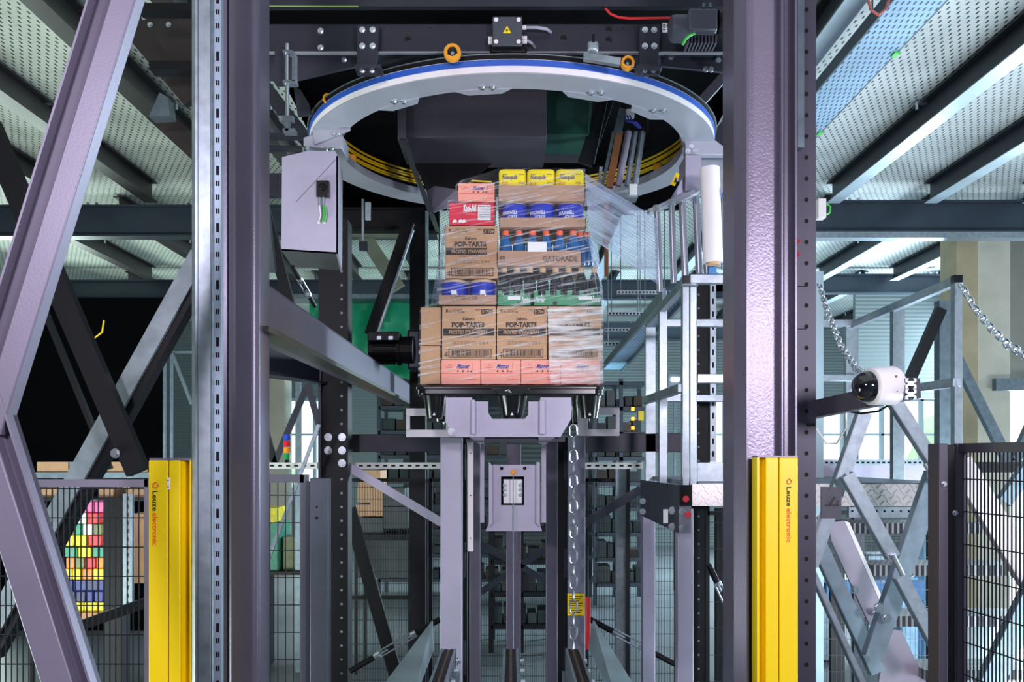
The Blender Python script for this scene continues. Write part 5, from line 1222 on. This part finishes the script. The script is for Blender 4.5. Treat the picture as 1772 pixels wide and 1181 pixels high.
# green cartons with dark bottles
for k, (a, c) in enumerate(((861, 919), (923, 1041))):
    t = tray(a, c, 511, 529.5, Y0-.005, '%s green printed tray of dark bottles' % ['left small', 'right long'][k], m=GCN)
    b = MB(); b.mi = 0; b.prect(a+ (18 if k == 0 else 78), a+(40 if k == 0 else 102), 513, 519, Y0-.005); b.ptext('Perrier', a+(42 if k == 0 else 4), a+(56 if k == 0 else 20), 514, 524, Y0-.005, shear=.3); b.ptext('Perrier', c-16, c-2, 508+4, 524, Y0-.005, shear=.3) if k else None
    b.mi = 1; b.prect(a+34, a+41, 522, 528, Y0-.005); b.build('printing', [WPR, INK], t)
    for q in range(3 if k == 0 else 6): MB().pb(a+(c-a)*(q/(3 if k==0 else 6))+1, a+(c-a)*(q/(3 if k==0 else 6))+8, 503, 511, Y0-.005, .003).build('tray_tab', GCN, t)
for k in range(8): bottle(872+k*22.5, 461.5, 528, Y0+.006, 21.5, 'dark_bottle', '%s dark bottle from the left in the green trays' % ORD[k], DBT, CRG, 'dark bottles in the green trays')

# stretch film around the load
lv = [(667,723,1045),(630,724,1044),(598,725,1044),(565,726,1044),(531,727,1043),(525,756,1042),(505,756,1040),(482,757,1038),(460,759,1034),(430,760,1028),(410,764,1022),(392,768,1018),(370,773,1017),(350,775,1016),(320,790,1015),(312,800,1014),(300,840,1013),(292,860,1012)]
m_ = MB(); rows = []
for i, (py, a, c) in enumerate(lv):
    x0, x1 = X(a,Y0-.03), X(c,Y0-.03); y0, y1 = Y0-.035, Y0+.60; z = Z(py, Y0-.03); row = []
    for (u0, v0), (u1, v1), n in (((x0,y0),(x1,y0),24), ((x1,y0),(x1,y1),8), ((x1,y1),(x0,y1),12), ((x0,y1),(x0,y0),8)):
        for k in range(n):
            s = k/n; jx = .004*math.sin(k*1.7+i*2.3); row.append(m_.bm.verts.new((u0+(u1-u0)*s+jx*(v0 != v1), v0+(v1-v0)*s+jx*(v0 == v1), z+.003*math.sin(k+i))))
    rows.append(row)
for a, b in zip(rows, rows[1:]):
    n = len(a)
    for k in range(n): m_._face([a[k], a[(k+1)%n], b[(k+1)%n], b[k]])
t = thing('stretch_film', 'clear stretch film wrapped around the whole load and drawn out to the rollers', 'plastic film', (0, Y0, Z(667,Y0)))
m_.build('wrap_layer', FILM, t, smooth=True)
def filmband(pts, name, mt, nx=24, ny=14, amp=.004):
    a, b, c, d = [Vector(p) for p in pts]; m = MB(); g = []
    for j in range(ny+1):
        row = []
        for i in range(nx+1):
            u, v = i/nx, j/ny; p = (a*(1-u)+b*u)*(1-v)+(d*(1-u)+c*u)*v; row.append(m.bm.verts.new(p+Vector((0, amp*math.sin(v*23+u*4)*math.sin(u*3+v*9), 0))))
        g.append(row)
    for j in range(ny):
        for i in range(nx): m._face([g[j][i], g[j][i+1], g[j+1][i+1], g[j+1][i]])
    m.build(name, mt, t, smooth=True)
FILM_GLARE = film('glare_stretch_film', (0.92, 0.92, 0.98, 1), (4, 4, 45), (0, R(3), 0), 0.40, 0.68, 0.95, 0.06)  # whiter film, flash glare put into its colour and opacity
filmband([P(947,531,Y0-.045), P(1044,531,Y0-.04), P(1044,664,Y0-.04), P(952,664,Y0-.045)], 'extra_film_layer', FILM_GLARE)  # patch added to stand for the glare on the right of the wrap
filmband([P(861,452,Y0-.05), P(1035,440,Y0-.045), P(1042,530,Y0-.045), P(861,520,Y0-.05)], 'extra_film_layer', FILM)
filmband([P(862,326,Y0-.045), P(1014,312,Y0-.045), P(1014,342,Y0-.045), P(862,356,Y0-.045)], 'extra_film_layer', FILM)
filmband([P(1012,300,Y0-.02), P(1138,380,4.83), P(1140,494,4.83), P(1020,410,Y0-.02)], 'drawn_web', FILMW, amp=.002)
filmband([P(768,400,Y0+.1), P(772,385,Y0-.02), P(762,528,Y0-.02), P(745,528,Y0+.2)], 'loose_fold', FILMW, 8, 14, amp=.01)
filmband([P(1018,410,Y0+.0), P(1034,420,Y0+.2), P(1046,530,Y0+.2), P(1036,528,Y0-.02)], 'loose_fold', FILMW, 8, 14, amp=.01)

# ================================================================== pallet
t = thing('plastic_pallet', 'black nestable plastic pallet under the wrapped load', 'pallet', P(882,668,Y0+.3))
poly_col(MB(), rounded(X(722,Y0-.03), X(1044,Y0-.03), Y0-.04, Y0+1.1, .05, 6), Z(686,Y0), Z(668,Y0)).build('deck', BKP, t, bevel=.012, seg=3)
poly_col(MB(), rounded(X(719,Y0-.03), X(1046,Y0-.03), Y0-.05, Y0+1.11, .05, 6), Z(675,Y0), Z(670,Y0)).build('rim', BKP, t, bevel=.004)
MB().plate([(850,672),(918,672),(904,684),(864,684)], Y0-.056, .02).build('front_emblem_recess', BKP, t, bevel=.003)
m_ = MB(); m_.tube([P(874,677,Y0-.058), P(880,675,Y0-.058), P(885,680,Y0-.058), P(879,678,Y0-.058)], .002, 6); m_.build('emblem', WPR, t)
def foot(px, Y, w, hpx_top, bot):
    c = Vector((X(px,Y), Y+w*.7, 0)); z1 = Z(686,Y0)+.005; z0 = z1-.125
    MB().lathe([(0,z0),(w*.78,z0),(w*.82,z0+.01),(w*1.15,z1),(0,z1)], c, 24).build('foot', BKP, t, smooth=True)
    m_ = MB(); yy = c.y-w*.83; m_.slab([(c.x-.008, yy-.005, z0+.015), (c.x+.008, yy-.005, z0+.015), (c.x, yy-.005, z0+.03)], (0,.004,0)); m_.build('moulded_mark', WPR, t)
for Yk in (4.93, 5.40, 5.87):
    for x in (-.425, 0, .425): foot(CX+x*F/Yk, Yk, .056 if x else .075, 690, 722)

# ================================================================== lift: carriage, mast
Yc = 4.90
t = thing('lift_carriage', 'lavender grey fork carriage with slotted side arms under the pallet', 'lift carriage', P(880,757,Yc))
MB().plate([(771,688),(817,688),(817,695),(845,695),(845,715),(852,725),(908,725),(914,718),(914,695),(935,695),(935,688),(989,688),(989,724),(970,757),(814,757),(789,757),(771,732)], Yc, .02).build('front_plate', LAV, t, bevel=.002)
for a, b_ in ((816, 822), (934, 943)): MB().pb(a, b_, 692, 752, Yc-.03, .03).build('rib', LAV, t, bevel=.002)
# slotted arms: outer frame with rectangular window
def slotarm(x0, x1, y0, y1, sx0, sx1, sy0, sy1, Y):
    b = MB(); b.pb(x0, x1, y0, sy0, Y, .02); b.pb(x0, x1, sy1, y1, Y, .02); b.pb(x0, sx0, sy0, sy1, Y, .02); b.pb(sx1, x1, sy0, sy1, Y, .02); b.build('slotted_arm', mat('pale_arm_paint', (196, 190, 200), .2, .45, .04), t, bevel=.002)
slotarm(703, 795, 707, 757, 709, 772, 720, 744, 5.13); slotarm(1000, 1072, 706, 755, 1017, 1066, 718, 743, 5.3)
bolts([P(781,747,Yc-.0)], .013, 'bolt', t)
MB().pb(806, 978, 757, 765, Yc+.05, .2).build('lower_cross_plate', DKP, t)
MB().slab([P(812,757,Yc), P(838,757,Yc), P(838,768,Yc+.1), P(828,768,Yc+.1)], (0,.02,0)).build('gusset', LAV, t); MB().slab([P(932,757,Yc), P(962,757,Yc), P(946,768,Yc+.1), P(932,768,Yc+.1)], (0,.02,0)).build('gusset', LAV, t)
Ym = 5.4
for a, b_ in ((831, 838), (937, 945)): MB().pb(a, b_, 765, 905, Ym-.02, .02).build('hanger_plate', LAV, t)
t = thing('drive_plate', 'lavender plate with a bright window block hanging in the mast', 'machine plate', P(889,920,Ym))
b = MB(); b.pb(846, 934, 805, 825, Ym, .02); b.pb(846, 867, 825, 875, Ym, .02); b.pb(907, 934, 825, 875, Ym, .02); b.plate([(846,875),(934,875),(934,905),(938,920),(840,920),(846,905)], Ym, .02); b.build('plate', LAV, t)
MB().slab([P(846,800,Ym), P(852,806,Ym), P(852,905,Ym), P(846,912,Ym)], (0,-.03,0)).build('side_flange', LAV, t); MB().slab([P(928,800,Ym), P(934,800,Ym), P(934,912,Ym), P(928,905,Ym)], (0,-.03,0)).build('side_flange', LAV, t)
MB().pb(871, 904, 830, 872, Ym+.05, .05).build('clamp_block', WPR, t, bevel=.004)
MB().pb(867, 907, 825, 875, Ym+.12, .01).build('recess_back', BLK, t)
bolts([P(873.5,y,Ym+.05) for y in (840,848,857)]+[P(900.5,y,Ym+.05) for y in (840,848,857)], .008, 'bolt', t)
bolts([P(888,818,Ym)], .012, 'hook_eye', t, m=ORG); bolts([P(868,811,Ym), P(908,811,Ym)], .007, 'bolt', t, m=RUB)
MB().tube([P(888,820,Ym-.01), P(888,1125,Ym-.01)], .003, 6).build('lifting_cable', GLV, t)
MB().pb(935, 943, 835, 905, Ym+.02, .02).build('side_bar', WHT, t)
# mast columns
for a, b_, Yq, pt, m, lb in ((762, 799, 5.3, 757, LAV, 'lavender mast column left of the carriage'), (984, 1013, 5.35, 755, mat('mast_blue', (116, 118, 136), .25, .4, .05), 'blue grey mast column behind the hanging chain'),
        (812, 831, 5.9, 765, VIO, 'narrow violet mast profile left of the drive plate'), (945, 965, 5.9, 765, VIO, 'narrow violet mast profile right of the drive plate'), (876, 901, 6.2, 768, VIO, 'central dark violet post behind the drive plate')):
    m_ = MB(); m_.box(X(a,Yq), X(b_,Yq), Yq, Yq+.12, 0, Z(pt,Yq)); one(m_, 'mast_column', m, lb, 'mast', bevel=.005)
t = thing('mast_guide', 'black toothed guide between the left mast column and the inner profile', 'guide', P(804,900,5.6))
MB().pb(799, 808, 757, 1250, 5.5, .1).build('guide_profile', BLK, t)
for k in range(3): MB().pb(799, 805, 770+k*170, 830+k*170, 5.45, .03).build('slider_block', DKP, t); 
t = thing('mast_guide', 'black toothed guide between the right inner profile and the chain column', 'guide', P(975,900,5.6))
MB().pb(966, 984, 757, 1250, 5.6, .1).build('guide_profile', BLK, t)
for k in range(3): MB().pb(976, 983, 780+k*170, 830+k*170, 5.5, .03).build('slider_block', DKP, t)
t = thing('measuring_strip', 'pale aluminium strip with small holes beside the left mast column', 'strip', P(814,955,5.3))
b = MB(); b.pb(810, 819, 757, 955, 5.35, .01); b.mi = 1
for y in (785, 858, 932): b.cyl(P(814.5,y,5.35), P(814.5,y,5.348), .004, 8)
b.build('strip', [WHT, INK], t)
for k, (p, q, lb) in enumerate(((P(832,942,7.0), P(952,1010,7.0), 'upper left to lower right dark brace crossing behind the mast'), (P(832,1025,7.0), P(952,945,7.0), 'lower left to upper right dark brace crossing behind the mast'))):
    bar2('diagonal_brace', p, q, .05, .02, DKP, lb)
# chain with yellow label, red bar
chain([P(992,735,5.15), P(992,1128,5.15)], .0052, .083, 'hanging_chain', 'long zinc chain hanging before the right mast column')
t = thing('yellow_label', 'yellow notice label on the column behind the lower chain', 'label', P(996,1066,5.34))
MB().pb(982, 1011, 1028, 1066, 5.34, .004).build('sheet', YEL, t)
b = MB()
for k in range(8): b.box(X(985,5.34), X(1008 - (k % 3)*3,5.34), 5.338, 5.34, Z(1033.4+k*4,5.34), Z(1032+k*4,5.34))
b.build('printed_lines', INK, t)
one(MB().pb(1014, 1022, 1034, 1126, 5.3, .03), 'red_bar', RED, 'red vertical bar right of the yellow notice label', 'bar', bevel=.006)
# chain conveyor strands, running straight away from viewer, and side guides
zc = Z(1125,4.75)
for k, (x, lb) in enumerate(((X(776,4.75), 'left chain conveyor strand at the bottom'), (X(884,4.75), 'middle chain conveyor strand at the bottom'), (X(992,4.75), 'right chain conveyor strand at the bottom'))):
    t = thing('chain_conveyor', lb, 'conveyor', (x, 4, zc-.15)); hw = .028
    MB().box(x-hw-.012, x-hw, 3.0, 4.78, zc-.14, zc).build('side_rail', GLV, t); MB().box(x+hw, x+hw+.012, 3.0, 4.78, zc-.14, zc).build('side_rail', GLV, t)
    MB().box(x-.006, x+.006, 3.0, 4.78, zc-.05, zc-.006).build('centre_rail', mat('rusty_guide', (110, 80, 60), .4, .5, .1), t)
    b = MB(); y = 3.0
    while y < 4.78: b.box(x-hw+.003, x-.007, y, y+.022, zc-.03, zc-.004); b.box(x+.007, x+hw-.003, y, y+.022, zc-.03, zc-.004); y += .028
    o = b.build('drive_chain', BLK, t)
    bolts([(x+hw+.02, 4.7-.22*j, zc-.05) for j in range(6)], .014, 'bolt', t, axis=(1,0,0), L=.02)
    MB().box(x-hw-.03, x-hw-.012, 3.0, 4.78, zc-.2, zc-.12).build('lower_angle', GLV, t); MB().box(x+hw+.012, x+hw+.03, 3.0, 4.78, zc-.2, zc-.12).build('lower_angle', GLV, t)
STG = mat('brushed_teal_steel', (170, 190, 196), .7, .32, .25, 4)
for s, lb in ((-1, 'slanting sheet steel pallet guide at the lower left of the conveyor'), (1, 'slanting sheet steel pallet guide at the lower right of the conveyor')):
    m_ = MB()
    if s < 0: pts = [P(749,1075,4.7), P(751,1125,4.7), P(700,1260,3.3), P(610,1260,3.3)]
    else: pts = [P(1026,1074,4.7), P(1018,1122,4.7), P(1080,1260,3.3), P(1140,1260,3.3)]
    m_.slab(pts, (s*.006, 0, .0)); one(m_, 'pallet_guide', STG, lb, 'guide plate')
